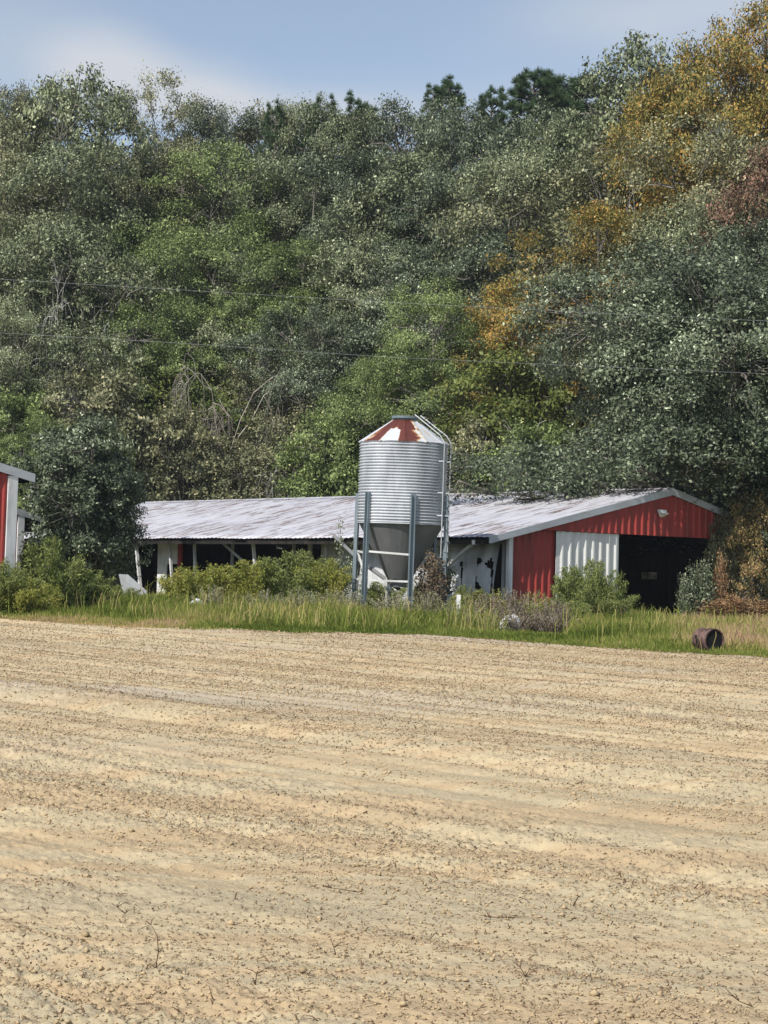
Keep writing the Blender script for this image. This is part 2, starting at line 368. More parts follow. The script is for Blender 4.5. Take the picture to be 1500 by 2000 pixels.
Pr += np.stack([X, Y, Z + sz * .3], -1)[:, None, :]
tag(np_mesh('soil_clods', Pr.reshape(-1, 3), [(icf[None] + 7 * np.arange(n)[:, None, None]).reshape(-1, 3)], CLOD), 'small crumbled clods of sandy soil strewn over the tilled field', 'soil', kind='stuff')
# short dead stalks and straw
def straws(X, Y, Z, L, W, tilt, seed):
    r = np.random.RandomState(seed); n = len(X); a = r.uniform(0, 6.28, n); t = tilt
    d = np.stack([np.cos(a) * np.cos(t), np.sin(a) * np.cos(t), np.sin(t)], -1)
    side = np.stack([-np.sin(a), np.cos(a), r.uniform(-.6, .6, n)], -1); side /= np.linalg.norm(side, axis=1, keepdims=True)
    c = np.stack([X, Y, Z + .002], -1); mid = c + d * (L * .55)[:, None] + np.stack([r.uniform(-.12, .12, n) * L, r.uniform(-.12, .12, n) * L, r.uniform(0, .25, n) * L], -1)
    e = c + d * L[:, None] + np.stack([0 * L, 0 * L, -r.uniform(0, .3, n) * L * np.sin(t)], -1)
    w = side * W[:, None]
    V = np.stack([c - w, c + w, mid + w, mid - w, e + w * .5, e - w * .5], 1)
    b = 6 * np.arange(n)[:, None]; Fq = np.concatenate([b + np.array([[0, 1, 2, 3]]), b + np.array([[3, 2, 4, 5]])])
    return V.reshape(-1, 3), Fq, np.repeat(r.rand(n), 6)
X, Y, Z = clumpy(95000, .95, 1.0, .40); n = len(X)
L = rng.gamma(.7, .011, n) + .0035 + .0006 * Y; W = rng.uniform(.0006, .0028, n) + .00015 * Y; t = np.abs(rng.normal(0, .30, n))
V, Fq, rn = straws(X, Y, Z, L, W, t, 3)
tag(np_mesh('crop_residue', V, [Fq], RESIDUE, attrs={'rnd': rn}), 'short brown dead stalks and straw bits strewn over the tilled field', 'straw', kind='stuff')
# larger twigs that can be told apart
def gpt(px, py, dz=.06):
    d = ray(px, py); Y = (EYE - dz) / -d.z; return Vector((d.x * Y, Y, float(relief(d.x * Y, Y)) + .06))
TW = [(305, 1868, [(0, 0, 0), (.006, 0, .05), (.002, 0, .10), (-.022, .01, .135), (-.055, .02, .12)], 'tall hooked dead stalk standing in the field, largest at lower left'),
      (500, 1885, [(0, 0, 0), (.003, 0, .035), (.03, .01, .05), (.06, .02, .052)], 'low bent dead twig with its end pointing right, near the lower middle'),
      (658, 1845, [(0, 0, 0), (-.01, 0, .03), (-.022, 0, .06)], 'short straight dead stick leaning left, right of the bent twig'),
      (1028, 1893, [(0, 0, 0), (-.02, 0, .03), (-.04, .01, .045)], 'forked dead stalk lying in the lower right of the field'),
      (1470, 1943, [(0, 0, .006), (-.04, .01, .02), (-.08, .02, .055)], 'long curved dead stick at the bottom right of the field'),
      (700, 1733, [(0, 0, .01), (-.05, .01, .015), (-.11, .02, .02), (-.14, .0, .03)], 'matted dark dead stem lying flat above the middle of the foreground'),
      (955, 1782, [(0, 0, .012), (.07, .01, .01), (.15, .02, .015)], 'long thin dead stem lying on a sandy ridge right of centre'),
      (245, 1766, [(0, 0, .01), (-.03, .01, .03), (-.05, 0, .045)], 'small upright dead stub left of the lying stems')]
for px, py, pts, lab in TW:
    g = gpt(px, py); T = Tubes(); k = random.Random(px)
    T.add([Vector(p) * 1.25 for p in pts], np.linspace(.0024, .0011, len(pts)), 5)
    for j in range(6):
        b = Vector(pts[k.randrange(len(pts) - 1)]) * 1.25; e = b + Vector((k.uniform(-.05, .05), k.uniform(-.03, .03), k.uniform(.0, .03))); T.add([b, (b + e) / 2 + Vector((0, 0, .006)), e], [.0018, .0014, .0008], 4)
    o = T.build('twig', RESIDUE); o.location = g; tag(o, lab, 'twig', 'larger dead twigs in the field')

# ------------------------------------------------------------------ barns
def ribbed(name, p0, p1, z0f, z1f, mat, parent, nrm, period=.32, rw=.13, rd=.045, holes=None):
    """vertical ribbed sheet from p0 to p1 (xy), bottom z0f(s), top z1f(s); ribs stand out along nrm"""
    p0 = Vector(p0); p1 = Vector(p1); L = (p1 - p0).length; d = (p1 - p0) / L; m = MB(); prof = []
    s = 0
    while s < L - 1e-6:
        for q, h in ((0, 0), (period - rw, 0), (period - rw * .66, rd), (period - rw * .34, rd)):
            if s + q <= L: prof.append((s + q, h))
        s += period
    prof.append((L, 0))
    for (a, ha), (b, hb) in zip(prof[:-1], prof[1:]):
        A = p0 + d * a + Vector(nrm) * ha; B = p0 + d * b + Vector(nrm) * hb
        m.quadpts([(A.x, A.y, z0f(a)), (B.x, B.y, z0f(b)), (B.x, B.y, z1f(b)), (A.x, A.y, z1f(a))])
    o = m.build(name, mat, parent); md = o.modifiers.new('t', 'SOLIDIFY'); md.thickness = .012; md.offset = 0 ; return o
def tin_roof(name, g0, g1, z0, z1, l0, l1, parent, seed, period=.22, amp=.016):
    n = int((l1 - l0) / period * 4); ll = np.linspace(l0, l1, n); k = 14; t = np.linspace(0, 1, k)
    LL, T = np.meshgrid(ll, t, indexing='ij')
    wob = .05 * (vn(LL * .35, T * 2, seed) - .5) + .03 * (vn(LL * 1.3, T * 1.0, seed + 1) - .5)
    Gx = g0 + (g1 - g0) * T; edge = (T == 0) * (.10 * (vn(np.floor(LL / .66), 0 * LL, seed + 3) - .5))
    Gx = Gx + edge * (1 if g1 > g0 else -1)
    Z = z0 + (z1 - z0) * T + wob * (1 - .6 * T) + amp * np.abs(np.sin(np.arange(n) * math.pi / 4))[:, None] ** 3 * 1.6
    o = np_mesh(name, np.stack([Gx, LL, Z], -1).reshape(-1, 3), [grid_faces(n, k)], ROOF, parent)
    md = o.modifiers.new('t', 'SOLIDIFY'); md.thickness = .012; md.offset = -1; return o
PITCH_R = .222
def roof_parts(b, width, ze, length, seed):
    zr = ze + PITCH_R * width / 2; h = width / 2
    rf = tin_roof('roof', 0, h, ze, zr, 0, length, b, seed)
    tin_roof('roof', width, h, ze, zr, 0, length, b, seed + 5)
    m = MB()
    for sgn, a in ((1, 0), (-1, width)):                      # ridge cap, bent strip
        pass
    m.quadpts([(h - .22, -.03, zr - .012), (h, -.03, zr + .055), (h, length, zr + .055), (h - .22, length, zr - .012)])
    m.quadpts([(h + .22, -.03, zr - .012), (h + .22, length, zr - .012), (h, length, zr + .055), (h, -.03, zr + .055)])
    m.build('ridge_cap', ROOF, b)
    for a, c in ((0, h), (width, h)):
        mm = MB(); mm.bar((a, -.02, ze - .085), (c, -.02, zr - .085), .04, .20, up=(0, 1, 0)) if False else None
        za, zc = ze, zr
        y0, y1 = -.045, -.005
        P = [(a, za + .03), (c, zc + .03), (c, zc - .20), (a, za - .17)]
        mm.v = [(x, y0, z) for x, z in P] + [(x, y1, z) for x, z in P]
        mm.f = [(0, 1, 2, 3), (7, 6, 5, 4), (0, 4, 5, 1), (1, 5, 6, 2), (2, 6, 7, 3), (3, 7, 4, 0)]
        mm.build('fascia', FASCIA, b)
    for a, c in ((.06, h), (width - .06, h)):
        m = MB(); m.quadpts([(a, .25, ze - .035), (c, .25, zr - .05), (c, length - .1, zr - .05), (a, length - .1, ze - .035)]); m.build('shade_liner', DARKW, b)  # dark liner added below the tin to keep the barn interior dark
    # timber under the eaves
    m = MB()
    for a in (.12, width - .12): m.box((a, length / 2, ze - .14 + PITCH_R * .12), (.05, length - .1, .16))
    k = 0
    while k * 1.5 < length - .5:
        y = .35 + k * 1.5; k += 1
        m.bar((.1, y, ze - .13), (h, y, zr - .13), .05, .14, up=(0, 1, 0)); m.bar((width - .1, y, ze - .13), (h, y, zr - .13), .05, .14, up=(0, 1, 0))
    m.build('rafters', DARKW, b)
    return zr

ZE = 2.40
barn = empty('barn', BO, TH, 'long low red and white barn with a rust-streaked tin roof behind the feed bin', 'barn')
barn.rotation_euler = (-R(1.0), 0, TH)
ZR = roof_parts(barn, BWID, ZE, BL, 61)
zroof = lambda g: ZE + PITCH_R * min(g, BWID - g) - .20
GW = .055           # gable sheet plane
ZB = 2.72          # top of the door openings
# upper gable, left and right of the ridge
ribbed('gable_panel', (1.7, GW, 0), (BWID / 2, GW, 0), lambda s: ZB, lambda s: max(ZB + .01, zroof(1.7 + s)), RED, barn, (0, -1, 0))
ribbed('gable_panel', (BWID / 2, GW, 0), (BWID - 1.7, GW, 0), lambda s: ZB, lambda s: max(ZB + .01, zroof(BWID / 2 + s)), RED, barn, (0, -1, 0))
ribbed('wall', (1.16, GW + .16, 0), (3.13, GW + .16, 0), lambda s: -.05, lambda s: max(ZB - .35, zroof(1.16 + s)) + .05, RED, barn, (0, -1, 0), period=.30)
ribbed('sliding_door', (3.08, GW + .065, 0), (6.02, GW + .065, 0), lambda s: .03, lambda s: ZB - .01, WHITE, barn, (0, -1, 0), period=.36, rw=.18, rd=.05)
ribbed('sliding_door', (11.45, GW + .055, 0), (14.3, GW + .055, 0), lambda s: .03, lambda s: ZB - .01, WHITE, barn, (0, -1, 0), period=.36, rw=.18, rd=.05)
ribbed('wall', (14.25, GW + .20, 0), (15.85, GW + .20, 0), lambda s: -.05, lambda s: max(ZB - .4, zroof(14.25 + s)), RED, barn, (0, -1, 0))
MB().box(((3 + 14.4) / 2, GW + .02, ZB + .06), (11.4, .05, .08)).build('door_track', DARKW, barn)
MB().box((1.10, GW + .14, 1.22), (.17, .12, 2.5)).build('corner_board', WHITEP, barn)
MB().box((15.9, GW + .14, 1.22), (.17, .12, 2.5)).build('corner_board', WHITEP, barn)
# flood lamp on the gable
m = MB(); lx = 8.0
m.box((lx, GW - .06, 3.53), (.34, .10, .10)); m.v += []; lamp = m.build('gable_lamp', PLASTIC, barn)
m = MB(); b = len(m.v); m.v = [(lx - .2, GW - .05, 3.5), (lx + .2, GW - .05, 3.5), (lx + .2, GW - .20, 3.46), (lx - .2, GW - .20, 3.46), (lx - .08, GW - .05, 3.33), (lx + .10, GW - .05, 3.35)]
m.f = [(0, 1, 2, 3), (3, 2, 5, 4), (0, 3, 4), (1, 5, 2), (0, 4, 5, 1)]; m.build('lamp_shade', PLASTIC, lamp)
# right side wall (far from the camera) with gaps that let daylight in; closed far end
def solid_wall(name, x, y0, y1, z1, gaps, mat, parent, t=.06):
    m = MB(); cur = y0
    for a, b, za, zb in sorted(gaps):
        m.box((x, (cur + a) / 2, z1 / 2), (t, a - cur, z1)); m.box((x, (a + b) / 2, za / 2), (t, b - a, za)); m.box((x, (a + b) / 2, (zb + z1) / 2), (t, b - a, z1 - zb)); cur = b
    m.box((x, (cur + y1) / 2, z1 / 2), (t, y1 - cur, z1)); return m.build(name, mat, parent)
GAPS = [(5.2, 5.9, 1.35, 1.72), (6.6, 7.6, 1.0, 1.62), (8.7, 9.1, .9, 1.55), (9.6, 10.5, 1.35, 1.7), (9.9, 10.3, .85, 1.1), (12.0, 12.6, 1.3, 1.6)]
GAPS = [(5.6, 5.8, 1.2, 1.6), (6.7, 7.5, 1.35, 1.62), (8.9, 9.2, 1.3, 1.55), (9.45, 9.7, 1.05, 1.5), (10.1, 10.3, .9, 1.1), (12.0, 12.5, 1.3, 1.55)]
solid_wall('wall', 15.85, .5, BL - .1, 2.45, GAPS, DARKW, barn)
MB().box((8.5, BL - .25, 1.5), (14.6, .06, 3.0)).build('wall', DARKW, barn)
# left long side: post line 1.1 m in from the eave
XW = 1.12
def lof(px):     # pixel column -> distance along the long side wall
    d = ray(px, 1100); p = bw(XW, 0); r = d.x; return (p.x - r * p.y) / (st + r * ct)
MB().box((XW + .05, BL / 2, 2.42), (.06, BL - .8, .34)).build('top_plate', GREYB, barn)
for px, w, zt, zb, mt, lean, out_ in ((300, .11, 2.42, 0, WHITEP, .10, .75), (355, .09, 2.40, 0, WHITEP, .10, .5), (401, .09, 2.42, 0, WHITEP, 0, .5), (520, .10, 2.42, 0, WHITEP, .12, .5),
                                      (611, .13, 2.45, 0, GREYB, 0, .12), (645, .17, 2.50, 0, GREYB, .02, .12), (570, .09, 2.45, 0, GREYB, 0, -.1), (450, .09, 2.45, 0, GREYB, 0, -.1), (985, .14, 2.5, 0, GREYB, 0, -.05), (700, .12, 2.5, 0, GREYB, 0, 0), (760, .12, 2.5, 0, GREYB, 0, 0)):
    l = lof(px); m = MB(); m.bar((XW - out_ , l + lean, zt - .05 - .05 * (out_ > .3)), (XW - out_ * .7, l - lean, zb - .05), w, w * .8, up=(0, 1, 0)); m.build('post', mt, barn)
# white partition with a doorway, red panel
la, lb, lc, ld = lof(352), lof(344), lof(322), lof(304)
m = MB(); m.box((XW + .12, (lc + ld) / 2, 1.15), (.04, ld - lc, 2.3)); m.box((XW + .12, (lb + lc) / 2, 1.9), (.04, lc - lb, .8)); m.build('partition', WHITEP, barn)
MB().box((XW + .10, (la + lb) / 2, 1.15), (.05, lb - la, 2.3)).build('side_panel', RED, barn)
# braces
l1 = lof(462); l2 = lof(492); MB().bar((XW - .7, l1, 2.3), (XW - .1, l2, 1.45), .05, .09).build('brace', GREYB, barn)
l2 = lof(868); MB().bar((.20, .9, 2.22), (XW - .25, l2, 1.28), .09, .09).build('brace', PIPE, barn)
MB().box((.16, .75, 2.27), (.14, .14, .14)).build('bracket', PLASTIC, barn)
# tattered tarp curtain on the near part of the long side
def curtain(l0, l1, z0, z1, name, mat, tear):
    n, k = 90, 46; ll = np.linspace(l0, l1, n); zz = np.linspace(0, 1, k); A, B = np.meshgrid(ll, zz, indexing='ij')
    bot = z0 + tear * np.clip(vn(A * 1.5, 0 * A, 71) - .35, 0, 1) * 1.6
    Zc = bot + (z1 - bot) * B; Xc = XW - .10 - .22 * np.sin((1 - B) * 1.7) * (1 + .6 * (vn(A * 1.3, B * 1.5, 72) - .5)) + .05 * np.sin(A * 9 + 2 * B)
    f = grid_faces(n, k); cx = ll[(f[:, 0] // k)]; cz = zz[f[:, 0] % k]
    keep = np.ones(len(f), bool)
    for a, wd, za, zb in ((lof(893), .16, 0, .55), (lof(917), .07, .15, .66), (lof(952), .11, 0, .20), (lof(978), .10, .2, .55), (lof(974), .09, .55, .66), (lof(992), .10, 0, .6)):
        keep &= ~((np.abs(cx - a - .25 * (cz - .3)) < wd * (.5 + .5 * vn(cz * 9, 0 * cz, 73))) & (cz >= za) & (cz <= zb))
    keep &= vn(cx * 4, cz * 5, 74) < .86
    return np_mesh(name, np.stack([Xc, A, Zc], -1).reshape(-1, 3), [f[keep]], mat, barn, smooth=True)
curtain(.5, lof(862) + 3.5, .25, 2.42, 'curtain', TARP, .5)
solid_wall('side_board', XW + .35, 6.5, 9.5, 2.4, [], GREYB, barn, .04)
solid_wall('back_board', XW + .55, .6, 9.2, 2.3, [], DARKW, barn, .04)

# second barn, half hidden behind the big bush
def other_barn(corner, width, ze, length, label, seed, bottom=0, over=2.1):
    # corner = world position of the near right eave corner
    o = Vector((corner.x - width * ct, corner.y - width * st, 0))
    b = empty('barn', o, TH, label, 'barn'); zr = roof_parts(b, width, ze, length, seed)
    zf = lambda g: ze + PITCH_R * min(g, width - g) - .18
    ribbed('wall', (width / 2, GW, 0), (width - over, GW, 0), lambda s: -.05, lambda s: zf(width / 2 + s), RED, b, (0, -1, 0))
    ribbed('wall', (over, GW, 0), (width / 2, GW, 0), lambda s: -.05, lambda s: zf(over + s), RED, b, (0, -1, 0))
    m = MB(); m.box((width - over + .02, GW - .03, (zf(width - over)) / 2), (.26, .10, zf(width - over))); m.build('corner_board', WHITEP, b)
    solid_wall('wall', width - over, .4, length - .2, zf(width - over) - .02, [], REDD, b); solid_wall('wall', over, .4, length - .2, zf(over) - .02, [], REDD, b)
    MB().box((width / 2, length - .2, 1.4), (width - 2 * over, .06, 2.8)).build('wall', REDD, b)
    return b
c2 = at(150, 1031, 70); other_barn(c2, 16, c2.z, 26, 'low red barn half hidden behind the big dark bush with a sagging eave', 91, over=2.35)
c1 = at(67, 930, 46); other_barn(c1, 11, c1.z + .02, 8.5, 'red shed with a white corner board cut off by the left edge of the photo', 101, over=.60)

# ------------------------------------------------------------------ feed bin
BY = 56.0; bp = at(781, 1100, BY)
bin_ = empty('feed_bin', (bp.x, BY, 0), 0, 'corrugated steel feed bin on legs with a rusty cone roof standing before the barn', 'feed bin')
RB = 1.27; ZC0, ZC1 = 2.72, 5.02
nseg, rings = 96, 27; zc = np.linspace(ZC0, ZC1, rings * 8 + 1); th = np.arange(nseg) * 2 * math.pi / nseg
rr = RB + .025 * np.cos((zc - ZC0) / (ZC1 - ZC0) * rings * 2 * math.pi); rr = rr + .006 * (vn(zc * 3, 0 * zc, 8) - .5)
rmat = rr[:, None] * (1 + .003 * (vn(zc[:, None] * 2, th[None, :] * 2.2, 9) - .5))
V = np.stack([rmat * np.cos(th), rmat * np.sin(th), np.repeat(zc[:, None], nseg, 1)], -1).reshape(-1, 3)
i = np.arange(len(zc) - 1)[:, None] * nseg; j = np.arange(nseg)[None, :]; j2 = (j + 1) % nseg
f = np.stack([i + j, i + j2, i + nseg + j2, i + nseg + j], -1).reshape(-1, 4)
np_mesh('bin_wall', V, [f], GALV, bin_, smooth=True)
# cone roof with standing panels and rust stains
nt_, nr_ = 144, 26; th = np.arange(nt_) * 2 * math.pi / nt_; q = np.linspace(0, 1, nr_)
Rr = (RB + .05) * (1 - q) + .30 * q; TT, Q = np.meshgrid(th, q, indexing='ij')
fac = np.cos(((TT * 12 / (2 * math.pi)) % 1 - .5) * 2 * math.pi / 12)     # flat panels
rad = Rr[None, :] / fac * math.cos(math.pi / 12); rib = np.abs(((TT * 12 / (2 * math.pi) + .5) % 1) - .5) < .035
Z = ZC1 - .02 + (5.72 - ZC1) * Q + .03 * rib
alpha = np.degrees(np.arctan2(np.cos(TT), -np.sin(TT)))     # 0 = towards the camera, + = right
def bump_(x, c, w): return np.clip(1 - np.abs(x - c) / w, 0, 1)
rust = .9 * bump_(alpha, 3 + 3 * Q, 24) ** .5 + .8 * bump_(alpha, -48 + 6 * Q, 26) ** .6 * (Q > -.1) + .8 * np.clip((Q - .52) * 4, 0, 1) * (np.abs(alpha + 14) < 58)
rust = np.where((alpha > -34) & (alpha < -9) & (Q < .62 - .012 * np.abs(alpha + 20)), .12, rust)
rust = np.where((alpha > 27) & (alpha < 60), .30 + .15 * bump_(alpha, 30, 6), rust); rust = np.where(alpha > 60, .0, rust); rust = np.where(alpha < -70, .05, rust)
rust = np.where(np.abs(alpha) > 95, .35 + .4 * vn(TT * 3, Q * 2, 3), rust)
V = np.stack([rad * np.cos(TT), rad * np.sin(TT), Z], -1).reshape(-1, 3)
i = np.arange(nt_)[:, None] * nr_; i2 = ((np.arange(nt_) + 1) % nt_)[:, None] * nr_; j = np.arange(nr_ - 1)[None, :]
f = np.stack([i + j, i2 + j, i2 + j + 1, i + j + 1], -1).reshape(-1, 4)
np_mesh('cone_roof', V, [f], CONE, bin_, attrs={'rust': np.clip(rust, 0, 1).ravel()})
m = MB(); m.tube([(0, 0, 5.66), (0, 0, 5.74)], .31, 28); m.tube([(0, 0, 5.735), (0, 0, 5.80)], .385, 28); m.build('lid', LEGM, bin_, False)
m = MB(); m.tube([(0, 0, ZC0 + .03), (0, 0, ZC0 - .05)], RB + .012, 64, False); m.build('rim', GALV, bin_)
m = MB(); m.tube([(0, 0, ZC0 - .02), (0, 0, 1.45), (0, 0, 1.05)], [RB - .03, .55, .33], 40, False); m.build('hopper', HOPPER, bin_)
m = MB(); m.tube([(0, 0, 1.06), (0, 0, .86)], [.30, .26], 20); m.tube([(0, 0, .80), (-1.2, 1.5, 1.6), (-2.0, 2.6, 2.3)], .06, 10); m.build('auger_boot', HOPPER, bin_)
def pol(a, r, z): return Vector((r * math.sin(a), -r * math.cos(a), z))
LA = [R(-47 + 60 * k) for k in range(6)]
for a in LA:
    lg = MB(); er = Vector((math.sin(a), -math.cos(a), 0)); et = Vector((math.cos(a), math.sin(a), 0))
    M_ = Matrix((et, er, Vector((0, 0, 1)))).transposed()
    # rolled channel: web against the bin, two flanges standing out, slightly splayed foot
    for off, w, d in ((0, .12, .02), (-.06, .020, .10), (.06, .020, .10)):
        top = pol(a, RB + .03 + (.045 if off else 0), 3.54) + et * off; bot = pol(a, RB + .05 + (.045 if off else 0), -.05) + et * off
        b = len(lg.v)
        for base in (bot, top):
            for sx_, sy_ in ((-1, -1), (1, -1), (1, 1), (-1, 1)): lg.v.append(tuple(base + et * (sx_ * w / 2) + er * (sy_ * d / 2)))
        for k in range(4): lg.f.append((b + k, b + (k + 1) % 4, b + 4 + (k + 1) % 4, b + 4 + k))
        lg.f += [(b + 3, b + 2, b + 1, b), (b + 4, b + 5, b + 6, b + 7)]
    lg.build('leg', LEGM, bin_)
for k in range(6):
    a, c = LA[k], LA[(k + 1) % 6]
    if k in (0, 5, 3):
        m = MB(); m.bar(pol(a, RB + .03, 1.86), pol(c, RB + .03, 1.80), .055); m.build('brace', PIPE, bin_)
    if k in (0, 5, 2):
        m = MB(); m.bar(pol(a, RB + .03, 1.04), pol(c, RB + .03, 1.04), .055); m.build('brace', PIPE, bin_)
    if k == 5: m = MB(); m.bar(pol(LA[5], RB + .03, 1.86), pol(LA[0], RB, .95), .05); m.bar(pol(LA[5], RB + .03, 1.00), pol(LA[0], RB - .1, 1.5), .025); m.build('brace', PIPE, bin_)
m = MB(); m.tube([(-.35, .2, .0), (-.36, .25, 1.25)], .03, 8); m.build('pipe', PIPE, bin_)
# ladder with rungs, bent over the roof
aL = R(60); er = Vector((math.sin(aL), -math.cos(aL), 0)); et = Vector((math.cos(aL), math.sin(aL), 0))
lad = MB()
rails = []
for s in (-1, 1):
    pts = [er * (RB + .17) + et * s * .20 + Vector((0, 0, z)) for z in (1.75, 3.0, 4.2, 5.02)] + [er * (RB + .02) + et * s * .20 + Vector((0, 0, 5.24)), er * .42 + et * s * .17 + Vector((0, 0, 5.84))]
    r_ = MB(); r_.tube(pts, .016, 8); r_.build('ladder_rail', LADM, bin_)
for k in range(11):
    z = 1.9 + k * .3; r_ = MB(); r_.bar(er * (RB + .17) + et * -.2 + Vector((0, 0, z)), er * (RB + .17) + et * .2 + Vector((0, 0, z)), .022); r_.build('rung', LADM, bin_)
for k in range(4):
    t = (k + .6) / 4.4; c = er * ((RB + .02) * (1 - t) + .42 * t) + Vector((0, 0, 5.24 + .6 * t)); r_ = MB(); r_.bar(c - et * .19, c + et * .19, .022); r_.build('rung', LADM, bin_)
for z in (2.95, 3.6, 4.5):
    for s in (-1, 1): MB().bar(er * (RB) + et * s * .2 + Vector((0, 0, z)), er * (RB + .17) + et * s * .2 + Vector((0, 0, z)), .03).build('ladder_bracket', GALV, bin_)

# ------------------------------------------------------------------ vegetation
def leaf_quads(C, Nrm, L, W, r, fold=0):
    """one small rhombic leaf per centre, facing roughly Nrm"""
    n = len(C); t = r.normal(size=(n, 3)); t -= (t * Nrm).sum(1, keepdims=True) * Nrm; t /= np.linalg.norm(t, axis=1, keepdims=True) + 1e-9
    b = np.cross(Nrm, t); L = L[:, None]; W = W[:, None]
    V = np.stack([C - t * L / 2, C + b * W / 2 - t * L * .05, C + t * L / 2, C - b * W / 2 - t * L * .05], 1)
    return V.reshape(-1, 3), (4 * np.arange(n)[:, None] + np.arange(4)[None, :])
def unit(r, n): v = r.normal(size=(n, 3)); return v / np.linalg.norm(v, axis=1, keepdims=True)
def make_tree(seed, H, RAD, zlow, nlobe, nclump, nleaf, leaf=.128, kind='oak', name='broadleaf_tree', trunk_r=.28, bare=0.0, spread=.66, csize=.60, shift=(0, 0), extra=()):
    """prototype tree > trunk (with limbs), crown"""
    r = np.random.RandomState(seed); root = bpy.data.objects.new(name, None); link(root)
    # lobes spread over an uneven ellipsoid
    zc = (zlow + H) / 2; hz = (H - zlow) / 2; lob = []
    for k in range(nlobe):
        g = (k + .5) / nlobe; zf = 1 - 2 * g; a = k * 2.39996 + r.uniform(-.4, .4); rad = math.sqrt(max(0, 1 - zf * zf)); q = r.uniform(.45, 1.0) * spread / .62
        lr = RAD * r.uniform(.26, .46)
        lob.append((np.array([math.cos(a) * rad * RAD * .66 * q, math.sin(a) * rad * RAD * .66 * q, zc + zf * hz * .72 * (0.8 + .35 * r.rand())]), lr, r.rand()))
    lob.append((np.array([0, 0, zc]), RAD * .5, .5))
    for l in lob: l[0][:2] += np.array(shift)
    lob = [(np.array(e[:3], float), e[3], .35) for e in extra] + lob
    LC = np.array([l[0] for l in lob]); LR = np.array([l[1] for l in lob]); LV = np.array([l[2] for l in lob])
    li = r.choice(len(lob), nclump, p=LR ** 2 / (LR ** 2).sum()); d = unit(r, nclump); d[:, 2] = np.abs(d[:, 2]) * np.where(r.rand(nclump) < .22, -1, 1)
    rad = LR[li] * r.uniform(.72, 1.08, nclump); CC = LC[li] + d * rad[:, None] * np.array([1, 1, .78])
    cs = csize * r.uniform(.55, 1.35, nclump); cv = .55 * LV[li] + .45 * r.rand(nclump)
    # drop clumps buried deep inside other lobes
    ci = r.choice(nclump, nleaf, p=cs ** 2 / (cs ** 2).sum()); off = r.normal(size=(nleaf, 3)) * np.array([1, 1, .62]) * .5
    P = CC[ci] + off * cs[ci][:, None]
    N = d[ci] * .95 + r.normal(size=(nleaf, 3)) * .68 + np.array([0, 0, .40]); N /= np.linalg.norm(N, axis=1, keepdims=True)
    Ls = leaf * r.uniform(.6, 1.35, nleaf); V, Fq = leaf_quads(P, N, Ls, Ls * r.uniform(.42, .62, nleaf), r)
    val = np.clip(.36 + .38 * (cv[ci] - .35) + r.normal(size=nleaf) * .22 + (r.rand(nleaf) < .02) * .3, 0, 1)
    root['h0'] = float(np.percentile(P[:, 2], 99.6)); root['r0'] = float(np.percentile(np.hypot(P[:, 0], P[:, 1]), 96))
    np_mesh('crown', V, [Fq], None, root, attrs={'rnd': np.repeat(val, 4)}).data.materials.append(L_OAK)
    # trunk and limbs
    T = Tubes(); lean = r.uniform(-.5, .5, 2); top = np.array([lean[0], lean[1], H * .74])
    tp = [np.array([0, 0, -.5]), np.array([lean[0] * .1, lean[1] * .1, H * .2]), np.array([lean[0] * .6 + r.uniform(-.3, .3), lean[1] * .6, H * .5]), top]
    T.add(tp, [trunk_r * 1.25, trunk_r, trunk_r * .62, trunk_r * .12], 8)
    for k in range(len(lob) - 1):
        c, lr, _ = lob[k]; hb = max(zlow * .5 + .6, min(H * .75, c[2] - r.uniform(.15, .35) * H)); tt = hb / (H * .86)
        b = np.array([lean[0] * tt * .8, lean[1] * tt * .8, hb]); mid = (b + c) / 2 + r.normal(size=3) * .35 + np.array([0, 0, -.2])
        w_ = .22 if k < len(extra) else 1; T.add([b, mid, c], [trunk_r * .42 * w_, trunk_r * .25 * w_, trunk_r * .11 * w_], 6)
        for q in range(2 if k < len(extra) else 5):
            e = c + unit(r, 1)[0] * lr * r.uniform(.7, 1.0) * np.array([1, 1, .72]); m_ = (c + e) / 2 + r.normal(size=3) * .18; T.add([mid * .3 + c * .7, m_, e], [trunk_r * .13, trunk_r * .08, .012], 4)
    for k in range(int(nclump * .35)):
        c = CC[k]; b = LC[li[k]]; T.add([b + (c - b) * .3, (b + c) / 2 + r.normal(size=3) * .12, c + (c - b) * .12], [.035, .025, .009], 3)
    T.build('trunk', BARK, root)
    return root
